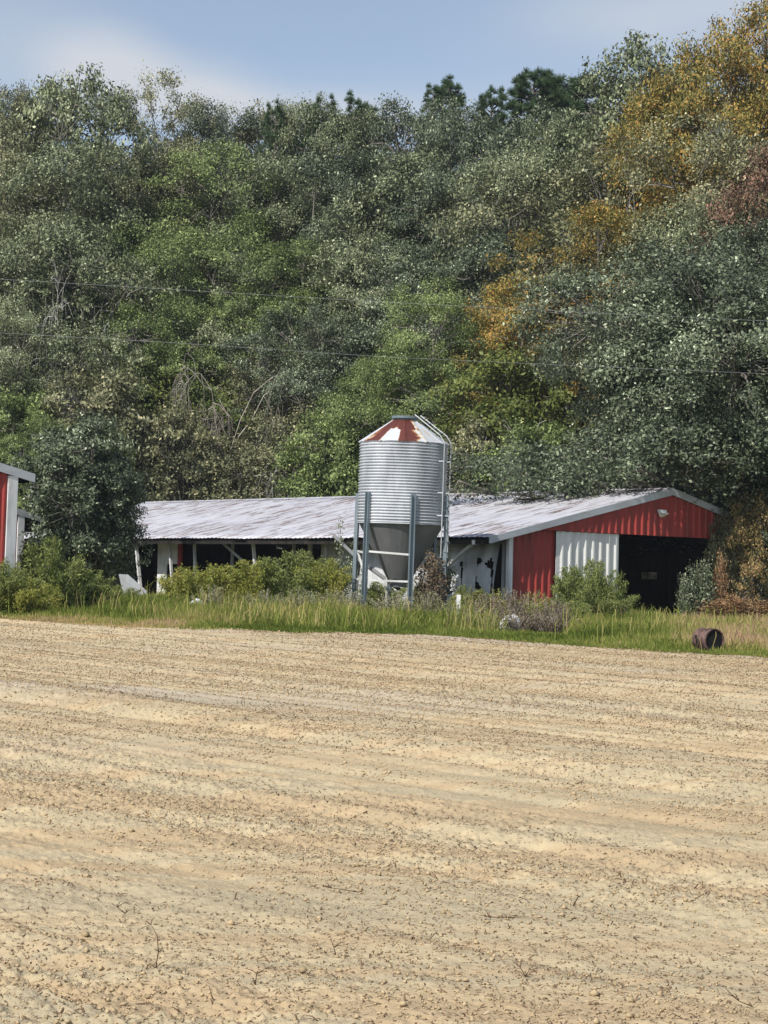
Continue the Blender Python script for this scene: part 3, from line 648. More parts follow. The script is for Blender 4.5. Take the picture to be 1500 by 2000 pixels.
def make_dead(seed, H, W, name='dead_tree', depth=5, n0=7, r0=.10, droop=0.0, mat=None):
    r = np.random.RandomState(seed); root = bpy.data.objects.new(name, None); link(root); T = Tubes(); S = Tubes()
    def grow(p, d, L, rad, lev, tgt):
        pts = [p]; q = p; dd = d
        for k in range(4):
            dd = dd + r.normal(size=3) * .34 + np.array([0, 0, -droop * lev * .12]); dd /= np.linalg.norm(dd); q = q + dd * L / 4; pts.append(q)
        tgt.add(pts, np.linspace(rad, max(rad * .55, .006), 5), 5 if lev < 2 else 3)
        if lev < depth - 1:
            for k in range(r.randint(2, 5)):
                s = pts[r.randint(2, 5)]; nd = dd * .7 + r.normal(size=3) * .65 + np.array([0, 0, .1 - droop * .3]); nd /= np.linalg.norm(nd); grow(s, nd, L * r.uniform(.55, .8), max(rad * .55, .007), lev + 1, S)
    grow(np.array([0, 0, -.3]), np.array([r.uniform(-.3, .3), 0, 1.0]), H * .35, r0, 0, T)
    for k in range(n0):
        a = r.uniform(0, 6.28); d = np.array([math.cos(a) * W / H, math.sin(a) * W / H, r.uniform(.4, 1)]); d /= np.linalg.norm(d); grow(np.array([0, 0, H * r.uniform(.05, .3)]), d, H * r.uniform(.3, .42), r0 * .6, 1, S)
    root['h0'] = float(max(v[:, 2].max() for v in S.V + T.V)); T.build('trunk', mat or PALEBARK, root); S.build('branches', mat or PALEBARK, root); return root
def make_pine(seed, H, RAD, n=60):
    r = np.random.RandomState(seed); root = bpy.data.objects.new('pine_tree', None); link(root); T = Tubes(); Ps = []; Ns = []; vals = []
    T.add([(0, 0, -.5), (.1, 0, H * .5), (.0, .1, H)], [.28, .2, .04], 8)
    for k in range(n):
        z = H * (.52 + .48 * (k / n) ** .8); L = RAD * (1.1 - .75 * (z / H - .52) / .48) * r.uniform(.6, 1.1); a = r.uniform(0, 6.28)
        b = np.array([.05, 0, z]); e = b + np.array([math.cos(a) * L, math.sin(a) * L, L * r.uniform(.15, .55)]); T.add([b, (b + e) / 2 + [0, 0, -.1], e], [.06, .04, .015], 4)
        for q in range(r.randint(2, 5)):
            t = r.uniform(.55, 1.05); c = b + (e - b) * t + r.normal(size=3) * .22; m_ = 130; v = unit(r, m_); v[:, 2] = np.abs(v[:, 2]) * .9 - .2
            Ps.append(c + v * .24); Ns.append(v); vals.append(np.full(m_, .35 + .4 * r.rand()) + r.normal(size=m_) * .15)
    P = np.concatenate(Ps); D = np.concatenate(Ns); D /= np.linalg.norm(D, axis=1, keepdims=True); n_ = len(P); s = np.cross(D, unit(r, n_)); s /= np.linalg.norm(s, axis=1, keepdims=True)
    L = r.uniform(.14, .24, n_)[:, None]; V = np.stack([P - D * L - s * .014, P - D * L + s * .014, P + D * L + s * .006, P + D * L - s * .006], 1).reshape(-1, 3)
    np_mesh('crown', V, [4 * np.arange(n_)[:, None] + np.arange(4)[None, :]], L_PINE, root, attrs={'rnd': np.repeat(np.clip(np.concatenate(vals), 0, 1), 4)})
    T.build('trunk', BARK, root); return root
def make_weed(seed, H, W, nstem, nleaf, leafL, leafW, name='weed', stem_mat=None, leaf_mat=None, up=.6, feather=.12, topbias=.8):
    """prototype bush of arching stems thick with small leaves > stems, leaves"""
    r = np.random.RandomState(seed); root = bpy.data.objects.new(name, None); link(root); T = Tubes(); Ps = []; Ds = []; vv = []
    per = nleaf // nstem
    for k in range(nstem):
        a = r.uniform(0, 6.28); rad = W * .5 * math.sqrt(r.rand()); b = np.array([math.cos(a), math.sin(a), 0]) * rad * .35; h = H * r.uniform(.55, 1.0) * (1 - .35 * (rad / (W * .5)) ** 2)
        e = np.array([math.cos(a) * rad, math.sin(a) * rad, h]) + r.normal(size=3) * np.array([.05, .05, 0]) * H; m_ = (b + e) / 2 + np.array([0, 0, .12 * h]) + r.normal(size=3) * .03 * H
        T.add([b, m_, e], [.009, .007, .003], 4)
        t = r.rand(per) ** topbias; P = (1 - t)[:, None] ** 2 * b + 2 * (t * (1 - t))[:, None] * m_ + (t ** 2)[:, None] * e
        sp = feather * (1.15 - .75 * t)[:, None] * H; P = P + r.normal(size=(per, 3)) * sp * np.array([1, 1, .7]); P[:, 2] = np.maximum(P[:, 2], .02)
        D = unit(r, per) * .8 + np.array([0, 0, up]); D /= np.linalg.norm(D, axis=1, keepdims=True); Ps.append(P); Ds.append(D); vv.append(.3 + .25 * r.rand() + r.normal(size=per) * .17 + .22 * t)
    P = np.concatenate(Ps); D = np.concatenate(Ds); n = len(P); s = np.cross(D, unit(r, n)); s /= np.linalg.norm(s, axis=1, keepdims=True) + 1e-9
    L = (leafL * r.uniform(.5, 1.3, n))[:, None] / 2; w = (leafW * r.uniform(.7, 1.3, n))[:, None] / 2
    V = np.stack([P - D * L, P + s * w, P + D * L, P - s * w], 1).reshape(-1, 3)
    np_mesh('leaves', V, [4 * np.arange(n)[:, None] + np.arange(4)[None, :]], leaf_mat, root, attrs={'rnd': np.repeat(np.clip(np.concatenate(vv), 0, 1), 4)})
    T.build('stems', stem_mat, root); return root

used = set()
PR = {}
def place(proto, loc, rz=0, s=1.0, label=None, cat=None, group=None, name=None, leafmat=None):
    o = proto if proto not in used else copy_tree(proto)
    used.add(proto)
    if name: o.name = name
    o.location = loc; o.rotation_euler = (0, 0, rz); o.scale = s if hasattr(s, '__len__') else (s, s, s)
    for k in ('label', 'category', 'group'):
        if k in o: del o[k]
    tag(o, label, cat, group)
    if leafmat:
        for ch in o.children:
            if ch.name.startswith(('crown', 'leaves')):
                ch.material_slots[0].link = 'OBJECT'; ch.material_slots[0].material = leafmat
    return o

PR_ = {
 'A': (make_tree(11, 17, 6.2, 3.0, 16, 620, 118000), 17, 6.2),
 'B': (make_tree(12, 18, 5.0, 3.5, 15, 580, 105000), 18, 5.0),
 'C': (make_tree(13, 16, 7.6, 2.0, 20, 780, 140000), 16, 7.6),
 'E': (make_tree(14, 15, 5.6, 2.5, 14, 500, 84000, leaf=.13, csize=.5), 15, 5.6),
 'D': (make_tree(15, 7.5, 3.6, .3, 12, 340, 34000, leaf=.15, csize=.45, trunk_r=.12), 7.5, 3.6),
 'S': (make_tree(16, 14, 5.6, 3.0, 14, 420, 34000, leaf=.15, csize=.45), 14, 5.6),   # thin airy crown
 'V': (make_tree(17, 6.0, 3.2, .1, 10, 280, 18000, leaf=.13, csize=.4, trunk_r=.08), 6.0, 3.2),
}
PR = {k: (v[0], v[0]['h0'], v[0]['r0']) for k, v in PR_.items()}
for v in PR.values(): del v[0]['h0']; del v[0]['r0']
K = {'oak': (L_OAK, 'oak tree'), 'dark': (L_DARK, 'oak tree'), 'green': (L_GREEN, 'tree'), 'olive': (L_OLIVE, 'tree'), 'gold': (L_GOLD, 'tree'), 'red': (L_RED, 'tree'), 'lime': (L_LIME, 'tree')}
NAME = {'oak': 'oak_tree', 'dark': 'oak_tree', 'green': 'leafy_tree', 'olive': 'leafy_tree', 'gold': 'autumn_tree', 'red': 'autumn_tree', 'lime': 'leafy_tree'}
def ymin(px):       # nearest distance at which a tree can stand behind the barns
    if px < 250: return 92
    if px < 540: return 95
    g, l = 15.4, 0
    best = 60
    d = ray(px, 1100); # back wall line of the long barn at g = 17
    p = bw(17, 0); l = (p.x - d.x * p.y) / (st + d.x * ct)
    return p.y + l * ct + 2.5
TREES = [  # px, ytop, half width px, depth behind the barns, proto, foliage, label
 # skyline row
 (-40, 200, 150, 27, 'A', 'oak', 'oak at the far left of the skyline, cut off by the photo edge'),
 (60, 178, 75, 25, 'B', 'olive', 'tree whose small round top makes the left bump of the skyline'),
 (160, 142, 85, 24, 'S', 'oak', 'airy oak with the tallest ragged top on the left skyline'),
 (330, 165, 130, 25, 'C', 'olive', 'broad tree with flat crown on the skyline right of the tallest left top'),
 (430, 216, 70, 23, 'B', 'dark', 'dark small-topped tree at the right shoulder of the left skyline'),
 (505, 215, 75, 26, 'S', 'olive', 'thin-topped tree poking up between the left and middle skyline'),
 (605, 205, 90, 24, 'A', 'oak', 'pointed grey-green oak on the skyline left of the low pine'),
 (720, 228, 80, 25, 'B', 'oak', 'oak filling the low notch of the skyline above the feed bin'),
 (800, 203, 70, 23, 'E', 'dark', 'dark oak on the skyline just left of the two thin pine tops'),
 (900, 215, 90, 22, 'A', 'dark', 'dark brownish oak under the thin pine tops'),
 (1010, 215, 80, 22, 'E', 'dark', 'dark oak in front of the broad pine on the skyline'),
 (1105, 232, 85, 21, 'B', 'oak', 'oak under the right side of the broad pine'),
 (1262, 96, 88, 22, 'S', 'oak', 'airy grey oak rising clear of the skyline left of the orange tree'),
 (1345, 112, 60, 24, 'S', 'oak', 'thin grey treetop between the airy oak and the orange tree'),
 (1450, 62, 130, 17, 'A', 'gold', 'tall orange and gold autumn tree in the top right corner'),
 (1560, 20, 120, 20, 'B', 'gold', 'orange treetop cut off by the upper right edge'),
 # second row
 (20, 320, 150, 19, 'C', 'olive', 'olive brown tree high on the left edge below the skyline'),
 (165, 290, 120, 17, 'A', 'oak', 'grey oak below the tallest left top'),
 (290, 300, 120, 18, 'B', 'olive', 'olive tree below the broad flat crown on the left'),
 (420, 300, 130, 17, 'C', 'green', 'green tree high above the left end of the tin roof'),
 (560, 310, 120, 18, 'A', 'oak', 'dull oak high above the middle of the tin roof'),
 (690, 310, 110, 17, 'B', 'dark', 'dark oak high up, left above the feed bin'),
 (800, 320, 110, 18, 'E', 'oak', 'brownish oak high above the feed bin lid'),
 (910, 330, 120, 16, 'A', 'dark', 'dark oak high up, right above the feed bin'),
 (1040, 300, 110, 16, 'C', 'oak', 'oak below the broad pine on the skyline'),
 (1165, 300, 100, 15, 'S', 'olive', 'thin olive tree with pale dead limbs below the airy grey oak'),
 (1310, 190, 110, 16, 'B', 'gold', 'yellow and orange tree beneath the airy grey oak on the right'),
 (1400, 250, 120, 12, 'C', 'olive', 'yellowish green tree below the tall orange one'),
 (1525, 300, 60, 10, 'E', 'red', 'russet pink tree at the right edge'),
 # third row
 (60, 470, 130, 12, 'A', 'oak', 'dark hollow oak halfway up the left edge'),
 (190, 480, 110, 11, 'S', 'oak', 'half bare oak halfway up on the left with pale limbs'),
 (330, 470, 120, 12, 'A', 'green', 'mid green tree halfway up above the left end of the tin roof'),
 (460, 500, 120, 11, 'E', 'oak', 'grey-green oak halfway up with a dark hollow'),
 (590, 480, 110, 11, 'B', 'green', 'deep green tree halfway up above the roof ridge'),
 (720, 480, 120, 12, 'C', 'oak', 'oak halfway up directly above the feed bin'),
 (840, 470, 110, 12, 'E', 'dark', 'dark oak with deep shade, halfway up, right above the feed bin'),
 (970, 460, 120, 11, 'A', 'dark', 'dark oak halfway up, left of the golden tree'),
 (1120, 450, 95, 10, 'E', 'gold', 'golden orange tree in the middle of the wood on the right'),
 (1240, 410, 100, 10, 'B', 'gold', 'yellow tree between the golden tree and the big dark oak'),
 (1385, 420, 130, 8, 'A', 'oak', 'dull oak halfway up the right side'),
 (1510, 440, 100, 7, 'B', 'dark', 'dark oak halfway up the right edge'),
 # fourth row
 (30, 600, 130, 6, 'C', 'oak', 'grey oak at the left edge above the red shed'),
 (170, 640, 95, 6, 'S', 'oak', 'half bare grey oak above the big dark bush'),
 (280, 600, 110, 5, 'E', 'green', 'light green tree above the left end of the roof'),
 (430, 580, 100, 10, 'A', 'green', 'green tree behind the dead weeping branches'),
 (610, 600, 110, 5, 'E', 'dark', 'dark green tree left above the feed bin with shade beneath'),
 (860, 560, 140, 4, 'C', 'green', 'bright green broad tree right behind the feed bin'),
 (1050, 560, 90, 7, 'E', 'gold', 'gold and orange tree at the left edge of the big dark oak'),
 (1010, 700, 80, 3, 'D', 'lime', 'yellow green tree low between the feed bin and the big dark oak'),
 (740, 700, 100, 3, 'A', 'green', 'green tree directly behind the feed bin lid'),
 (1430, 560, 150, 3, 'C', 'dark', 'big dark oak behind the right side of the red gable'),
 # understorey
 (40, 770, 90, 1, 'D', 'green', 'round green small tree behind the red shed'),
 (200, 730, 90, 2, 'D', 'olive', 'yellowish small tree at left behind the big bush'),
 (330, 800, 90, 0, 'D', 'olive', 'thin olive small tree behind the left end of the tin roof'),
 (450, 850, 60, .5, 'V', 'olive', 'low brownish thicket tree behind the middle of the tin roof'),
 (560, 800, 80, 1, 'D', 'olive', 'patchy olive small tree left of the feed bin behind the roof'),
 (660, 810, 80, 0, 'D', 'green', 'green small tree behind the roof just left of the feed bin'),
 (930, 820, 80, 0, 'D', 'olive', 'olive small tree behind the roof right of the feed bin'),
 (1040, 830, 70, 0, 'D', 'green', 'green small tree behind the roof where the oak limbs hang down'),
 (530, 700, 80, 5, 'S', 'olive', 'thin olive tree behind the dead weeping branches on their right'),
 (370, 730, 80, 5, 'V', 'lime', 'small yellow green treetop left of the dead weeping branches'),
]
rr_ = random.Random(3)
for px, yt, hw, dep, pk, kind, lab in TREES:
    Y = ymin(px) + dep * 1.0; p = at(px, yt, Y); zg = float(hill(p.x, Y)) - .1; proto, H0, R0 = PR[pk]
    sz = (p.z - zg) / H0; sx_ = hw * 1.12 / F * Y / R0; sx_ = min(max(sx_, sz * (.86 if yt > 240 and kind != 'red' else .62)), sz * 1.5)
    place(proto, (p.x, Y, zg), rr_.uniform(0, 6.28), (sx_, sx_, sz), lab, K[kind][1], 'trees of the wood behind the barns', NAME[kind], K[kind][0])
# limbs of the big oak hang over the roof: two low trees close behind the gable
for px, yt, Y, pk, s, kind, lab in ((1175, 850, 77.5, 'E', .62, 'dark', 'dark low oak whose limbs hang over the barn roof left of the ridge'),
                                   (1330, 800, 76, 'E', .75, 'dark', 'dark oak just behind the peak of the red gable'),
                                   (1480, 780, 72, 'A', .62, 'dark', 'dark oak behind the orange vines at the right edge')):
    p = at(px, yt, Y); g, l = bl(p.x, Y)
    if g < 17.6: Y += (17.6 - g) * st + .0; p = at(px, yt, Y)
    proto, H0, R0 = PR[pk]; place(proto, (p.x, Y, 0), rr_.uniform(0, 6.28), (s * 1.15, s * 1.15, p.z / H0), lab, 'oak tree', 'trees of the wood behind the barns', 'oak_tree', L_DARK)
# the big oak right of the barn leans over the roof and shades the gable
big = make_tree(19, 12.6, 6.6, 4.0, 22, 1600, 200000, leaf=.135, trunk_r=.4, shift=(-3.0, -5.4), name='oak_tree', extra=[tuple(bw(a_, b_, c_) - bw(18.3, 4.2)) + (d_,) for a_, b_, c_, d_ in ((12.5, -.3, 4.1, 1.4), (10.9, .1, 4.7, 1.25), (14, -.7, 3.7, 1.7), (8.9, 1.4, 5.1, 1.1), (7.3, 3.0, 4.75, .95), (6.3, 4.8, 4.5, .9), (7.0, 6.5, 4.9, 1.25), (11.4, -2.3, 5.6, 1.5), (13.6, -2.6, 5.0, 1.8), (9.6, 4, 5.6, 1.4), (5.4, 7.5, 4.6, 1.0), (8.2, -.3, 5.4, .7), (9.7, -.6, 6.3, 1.0), (10.2, -.5, 4.75, .8), (12.9, .7, 4.4, 1.4), (15.0, -1.2, 3.6, 1.7), (7.2, 1.0, 4.6, .5), (7.3, 2.2, 4.4, .75), (6.6, 3.4, 4.25, .85), (7.8, 1.0, 4.55, .5), (5.7, 4.6, 4.1, .8), (7.4, 4.4, 4.9, 1.1), (7.0, -.4, 5.6, .8), (8.6, -.5, 6.2, .9), (6.5, -.3, 4.9, .45), (11.2, -.6, 5.6, .9), (9.0, -.4, 5.0, .5), (8.0, -.9, 5.0, .75), (9.3, -1.1, 5.2, .9), (10.6, -1.2, 5.0, 1.0), (7.6, -.7, 6.0, .9), (11.8, -1.0, 4.6, .9))])
for k in ('h0', 'r0'): del big[k]
g = bw(18.3, 4.2); place(big, (g.x, g.y, 0), 0, 1, 'big dark oak leaning over the barn roof and shading the right of the red gable', 'oak tree', 'trees of the wood behind the barns', 'oak_tree', L_DARK)
# pines on the skyline
pn = make_pine(31, 22, 2.6, 70); pw_ = make_pine(32, 21, 4.4, 120)
PH = {pn: 22.3, pw_: 21.6}
for px, yt, pr, sw, lab in ((882, 155, pn, .75, 'thin dark green pine top, the taller of the two standing clear on the skyline'), (848, 168, pn, .5, 'very thin pine top just left of the taller thin one'),
                           (1042, 143, pw_, .85, 'dense pine top left of the broadest pine on the skyline'), (1118, 150, pw_, 1.15, 'broadest dark green pine on the skyline'), (1080, 160, pw_, .9, 'pine top wedged between the two broad pines'), (960, 178, pw_, .5, 'low pine top between the thin and the broad pines'),
                           (632, 203, pw_, .5, 'pine top just showing above the notch left of the feed bin'), (702, 198, pw_, .6, 'pine top in the low notch of the skyline above the feed bin'), (540, 213, pw_, .4, 'little pine top at the left end of the low notch')):
    Y = 116; p = at(px, yt, Y); zg = float(hill(p.x, Y)); place(pr, (p.x, Y, zg), rr_.uniform(0, 6), (sw, sw, (p.z - zg) / PH[pr]), lab, 'pine tree', 'pine tops on the skyline')
# dead and half-bare trees with pale limbs
dd = [make_dead(41, 9, 5, droop=.8, r0=.035, depth=6, n0=8, mat=DEADTWIG), make_dead(42, 8, 7, droop=.2, r0=.045), make_dead(43, 7, 6, depth=5, r0=.045, mat=DEADTWIG)]
DH = [float(o_['h0']) for o_ in dd]
for o_ in dd: del o_['h0']
for px, yt, dep, k, sw, lab in ((458, 640, .6, 0, .85, 'pale dead tree with weeping branches behind the middle of the tin roof'), (335, 830, -.5, 2, .6, 'bare grey branches above the left end of the tin roof'),
                             (985, 815, -.5, 1, .8, 'bare pale branches spreading beside the feed bin roof'), (600, 865, -1, 1, .6, 'forked pale dead limb just left of the feed bin'),
                             (1215, 300, 13, 1, .9, 'bleached dead limbs in the middle of the right side of the wood'), (170, 500, 7, 1, .8, 'bleached dead limbs halfway up the left side of the wood')):
    Y = ymin(px) + dep; p = at(px, yt, Y); zg = float(hill(p.x, Y)); H0 = DH[k]; sz = max(.35, (p.z - zg) / H0); place(dd[k], (p.x, Y, zg), rr_.uniform(0, 6), (sw, sw, sz), lab, 'dead tree', 'dead trees in the wood', 'dead_tree')
# far wood filling the gaps low down
tag(np_mesh('leaf_litter', *(lambda n: (lambda X, Y: (np.stack([np.stack([X, Y, hill(X, Y) + .02], -1) + o for o in (np.array([0, 0, 0]), np.array([.2, .02, .05]), np.array([.1, .2, .08]))], 1).reshape(-1, 3), [3 * np.arange(n)[:, None] + np.arange(3)[None, :]]))(rng.uniform(-40, 40, n), rng.uniform(80, 130, n)))(20000), LITTER), 'brown leaf litter on the floor of the wood', 'leaf litter', kind='stuff')

# big dark bush between the barns
Y = 65; p = at(150, 815, Y); proto, H0, R0 = PR['D']
place(proto, (xat(148, Y), Y, 0), .2, (.80, .74, p.z / H0), 'big dark green bush between the red shed and the long tin roof', 'bush', None, 'bush', L_DARK)
Y = 80; p = at(85, 815, Y); place(PR['E'][0], (xat(88, Y), Y, 0), 2.2, (.45, .45, p.z / PR['E'][1]), 'green bush rising right behind the red shed roof edge', 'bush', None, 'bush', L_GREEN)
Y = 66.5; p = at(225, 845, Y); place(PR['V'][0], (xat(218, Y), Y, 0), 2.2, (.30, .30, p.z / PR['V'][1]), 'narrow bush with a bright lime green top, right side of the big dark bush', 'bush', None, 'bush', L_LIME)
Y = 66; p = at(240, 940, Y); place(PR['V'][0], (xat(226, Y), Y, 0), 4.2, (.38, .42, p.z / PR['V'][1]), 'dark bush overlapping the left end of the tin roof', 'bush', None, 'bush', L_DARK)

# saplings and vines round the bin and doorway
sap = make_weed(51, 3.2, 1.3, 16, 1500, .10, .06, 'sapling', BARK, L_GREEN, .1, .07, .7)
Y = 58.2; place(sap, (xat(672, Y), Y, 0), 0, (.62, .62, 1.0), 'slim leafy sapling climbing beside the left legs of the feed bin', 'sapling', None, 'sapling', L_DARK)
Y = 57.5; place(sap, (xat(865, Y), Y, 0), 2, (.62, .62, .92), 'leafy sapling against the ladder side of the feed bin', 'sapling', None, 'sapling', L_DARK)
vine = make_weed(52, 2.3, .7, 14, 2300, .09, .055, 'vine', DEADTWIG, L_BROWN, .1, .10, .9)
Y = 55.2; place(vine, (xat(845, Y), Y, 0), 0, (.95, .95, 1.05), 'brown withered vine tangle climbing the right legs of the feed bin', 'vine', None, 'vine', L_BROWN)
Y = 55.6; place(vine, (xat(818, Y), Y, 0), 2, (.6, .6, .62), 'short green-brown weed under the right side of the feed bin', 'vine', None, 'vine', L_OLIVE)
def gat(px, l):
    d = ray(px, 1150); r = d.x; g_ = (r * (58 + l * ct) - BO.x + l * st) / (ct - r * st); p = bw(g_, l); return p
VH = 2.45
for px, l, z1, w, lm, mk, lab in ((1368, -.4, 2.75, .95, L_DARK, vine, 'dark leafy vine hanging across the right side of the barn doorway'), (1338, -.3, 2.0, .5, L_DARK, vine, 'thin dark vine strand left of the leafy vine in the doorway'),
                                  (1408, -.6, 3.1, .55, L_ORANGE, vine, 'orange dry vine climbing the right edge of the barn doorway'), (1400, -1.0, 1.0, 1.3, L_ORANGE, vine, 'low rust-orange dead weeds right of the barn doorway'),
                                  (1440, -1.3, 1.15, 1.3, L_ORANGE, vine, 'rust-orange dead weeds below the tan-topped bush'), (1485, -1.6, 1.0, 1.3, L_ORANGE, vine, 'low rust-orange dead weeds at the right edge of the photo')):
    p = gat(px, l); place(mk, (p.x, p.y, 0), rr_.uniform(0, 6), (w, w, z1 / VH), lab, 'vine' if z1 > 1.5 else 'weed bush', None, 'vine' if z1 > 1.5 else 'dead_weed', lm)
R_V, H_V = PR['V'][2], PR['V'][1]
for px, l, z1, rad, lm, lab in ((1470, -1.0, 4.35, 1.0, L_TAN, 'tan and orange leafed bush as high as the eave at the right edge'), (1475, -.4, 3.9, 1.5, L_DARK, 'dark green leafy bush behind the tan one at the barn corner'), (1412, -.25, 3.6, .62, L_OLIVE, 'leafy climber hiding the right jamb of the barn doorway')):
    p = gat(px, l); place(PR['V'][0], (p.x, p.y, 0), rr_.uniform(0, 6), (rad / R_V, rad / R_V, z1 / H_V), lab, 'bush', None, 'bush', lm)
# feathery weeds in front of the barns
fen = [make_weed(61, 1.6, 1.5, 40, 16000, .085, .022, 'dog_fennel', DEADTWIG, L_FENNEL, .75, .075), make_weed(62, 1.5, 2.0, 50, 20000, .085, .022, 'dog_fennel', DEADTWIG, L_FENNEL, .75, .07), make_weed(63, 1.7, .9, 20, 8000, .09, .022, 'dog_fennel', DEADTWIG, L_FENNEL, .9, .06)]
FEN = [(378, 1090, 54, 0, 1.0, L_FENNEL, 'bright yellow green feathery bush in front of the red side panel'), (440, 1100, 55, 2, 1.0, L_FENNEL, 'narrow yellow green feathery weed right of the bright one'), (500, 1082, 55, 2, 1.1, L_FENNEL, 'upright feathery weed under the middle of the left roof'),
       (565, 1070, 56, 1, 1.15, L_FENNELG, 'wide green feathery bush under the middle of the eave'), (628, 1078, 56, 0, .85, L_FENNEL, 'green feathery bush by the grey posts left of the feed bin'), (470, 1110, 57, 1, .7, L_LIME, 'leafy light green shrub between the feathery weeds'),
       (78, 1040, 46.5, 1, 1.15, L_FENNELG, 'large soft green bush in front of the red shed corner'), (14, 1082, 44.6, 0, .85, L_FENNELG, 'green feathery bush at the left edge under the red shed'), (140, 1095, 49, 1, .85, L_FENNELG, 'low green feathery bush right of the large soft one'),
       (1152, 1088, 55.5, 1, .95, L_FENNELG, 'soft green feathery bush in front of the white sliding door'), (1195, 1140, 55, 0, .75, L_FENNELG, 'small green feathery bush at the foot of the doorway'), (745, 1128, 59, 0, .8, L_FENNELG, 'green feathery weed seen beneath the hopper of the feed bin'),
       (925, 1135, 50, 0, .55, L_LIME, 'yellow leafy weed beside the short white post'), (45, 1125, 44.5, 1, .7, L_FENNEL, 'low feathery weeds at lower left edge by the field'), (220, 1140, 57, 1, .7, L_FENNELG, 'low green weeds beneath the big dark bush'), (1110, 1160, 51, 0, .7, L_FENNELG, 'green weed in front of the red and white wall joint')]
for px, yt, Y, k, sw, lm, lab in FEN:
    p = at(px, yt, Y); H0 = (1.6, 1.5, 1.7)[k]; place(fen[k], (xat(px, Y), Y, 0), rr_.uniform(0, 6), (sw * 1.35, sw * 1.35, p.z / H0 * 1.02), lab, 'weed bush', 'feathery weeds before the barns', 'dog_fennel', lm)
brn = [make_weed(71, 1.25, 1.0, 44, 2400, .055, .022, 'dead_weed', DEADTWIG, L_BROWN, .3, .06, .8), make_weed(72, 1.1, 1.3, 46, 2600, .05, .02, 'dead_weed', DEADTWIG, L_BROWN, .3, .06, .8)]
n = 0
for px, yt, Y in ((905, 1165, 49), (930, 1155, 50), (952, 1168, 48), (975, 1150, 50.5), (998, 1160, 49), (1020, 1155, 51), (1045, 1162, 49.5), (1070, 1168, 50.5), (1090, 1178, 48.5), (965, 1190, 46), (1010, 1195, 45.5), (1050, 1195, 46.5), (925, 1192, 46.5), (1085, 1198, 46),
                  (415, 1148, 51), (520, 1150, 52), (590, 1155, 52), (650, 1150, 52.5), (690, 1160, 51), (770, 1155, 52), (840, 1160, 52)):
    p = at(px, yt, Y); k = n % 2
    if n < 14: lab, gr = 'brown dead weed stalk clump in the thicket right of the short white post', 'brown weeds in front of the red wall'
    else: lab, gr = ('thin brownish weed clump under the left feathery bush', 'thin brownish weed clump below the middle of the eave', 'thin brownish weed clump below the wide green feathery bush', 'thin brownish weed clump by the small white sack', 'thin brownish weed clump left of the feed bin legs', 'thin brownish weed clump before the feed bin hopper', 'thin brownish weed clump right of the feed bin legs')[n - 14], 'thin brown weeds before the long barn'
    place(brn[k], (xat(px, Y), Y, 0), rr_.uniform(0, 6), (1.15, 1.15, p.z / (1.25, 1.1)[k] * 1.18), lab, 'dead weed', gr, 'dead_weed', (L_BROWN if n % 3 else L_FENNEL) if n < 14 else L_OLIVE); n += 1

# grass strip
def grass(n, u0, u1, d0, d1, h0, h1, hgt, seed, tan=0.0, name='grass', lab='', edge_low=True):
    r = np.random.RandomState(seed); uu = r.uniform(u0, u1, n); e = edgeY(uu); dd_ = d0 + (d1 - d0) * r.rand(n) ** 1.25; Y = e + dd_; X = uu * Y
    G_, L_ = (X - BO.x) * ct + (Y - BO.y) * st, -(X - BO.x) * st + (Y - BO.y) * ct
    k = ~((G_ > .9) & (L_ > 0.0)); X = X[k]; Y = Y[k]; dd_ = dd_[k]; uu = uu[k]; n = len(X)
    pn_ = fbm(X * .5, Y * .35, 3, 81); hn = fbm(X * .9, Y * .5, 3, 85)
    H_ = hgt * r.uniform(.45, 1.2, n) * (.15 + 1.6 * hn) * np.clip(.35 + dd_ * .16, .3, 1) * np.where((750 + uu * F > 880) & (750 + uu * F < 1120) & (dd_ > 1.2), .55, 1) if edge_low else hgt * r.uniform(.5, 1.2, n)
    W_ = r.uniform(.007, .017, n); a = r.uniform(0, 6.28, n); t = r.uniform(0, .6, n) ** 1.0
    tip = np.stack([np.cos(a) * H_ * t, np.sin(a) * H_ * t, H_ * (1 - .3 * t)], -1); mid = tip * np.array([.35, .35, .6]); s = np.stack([-np.sin(a), np.cos(a) * .3, 0 * a], -1); s = s * .7 + np.array([.6, 0, 0]); s /= np.linalg.norm(s, axis=1, keepdims=True)
    base = np.stack([X, Y, 0 * X - .02], -1); w = s * W_[:, None]
    V = np.stack([base - w, base + w, base + mid + w * .8, base + mid - w * .8, base + tip], 1).reshape(-1, 3); b = 5 * np.arange(n)[:, None]
    px = 750 + uu * F
    tn = tan + .34 * np.clip((420 - px) / 300, 0, 1) * np.clip(1.6 - dd_ * .7, 0, 1) + .30 * np.clip((560 - px) / 300, 0, 1) * np.clip(1.2 - dd_ * .7, 0, 1) + .42 * np.clip((px - 1270) / 60, 0, 1) * np.clip((dd_ - 2.6) * .8, 0, 1) + .04 * np.clip((dd_ - 5) * .3, 0, 1)
    v = np.clip(-.24 + 1.08 * pn_ + .15 * (vn(X * 2.2, Y * 1.3, 88) - .5) + tn + r.normal(size=n) * .13, 0, 1)
    o = np_mesh(name, V, [b + np.array([[0, 1, 2, 3]]), b + np.array([[3, 2, 4]])], L_GRASS, attrs={'rnd': np.repeat(v, 5)}); return tag(o, lab, 'grass', kind='stuff')
grass(230000, -.26, .26, -.15, 22, 0, 0, .37, 5, 0, 'grass', 'green and tan long grass growing between the tilled field and the barns')
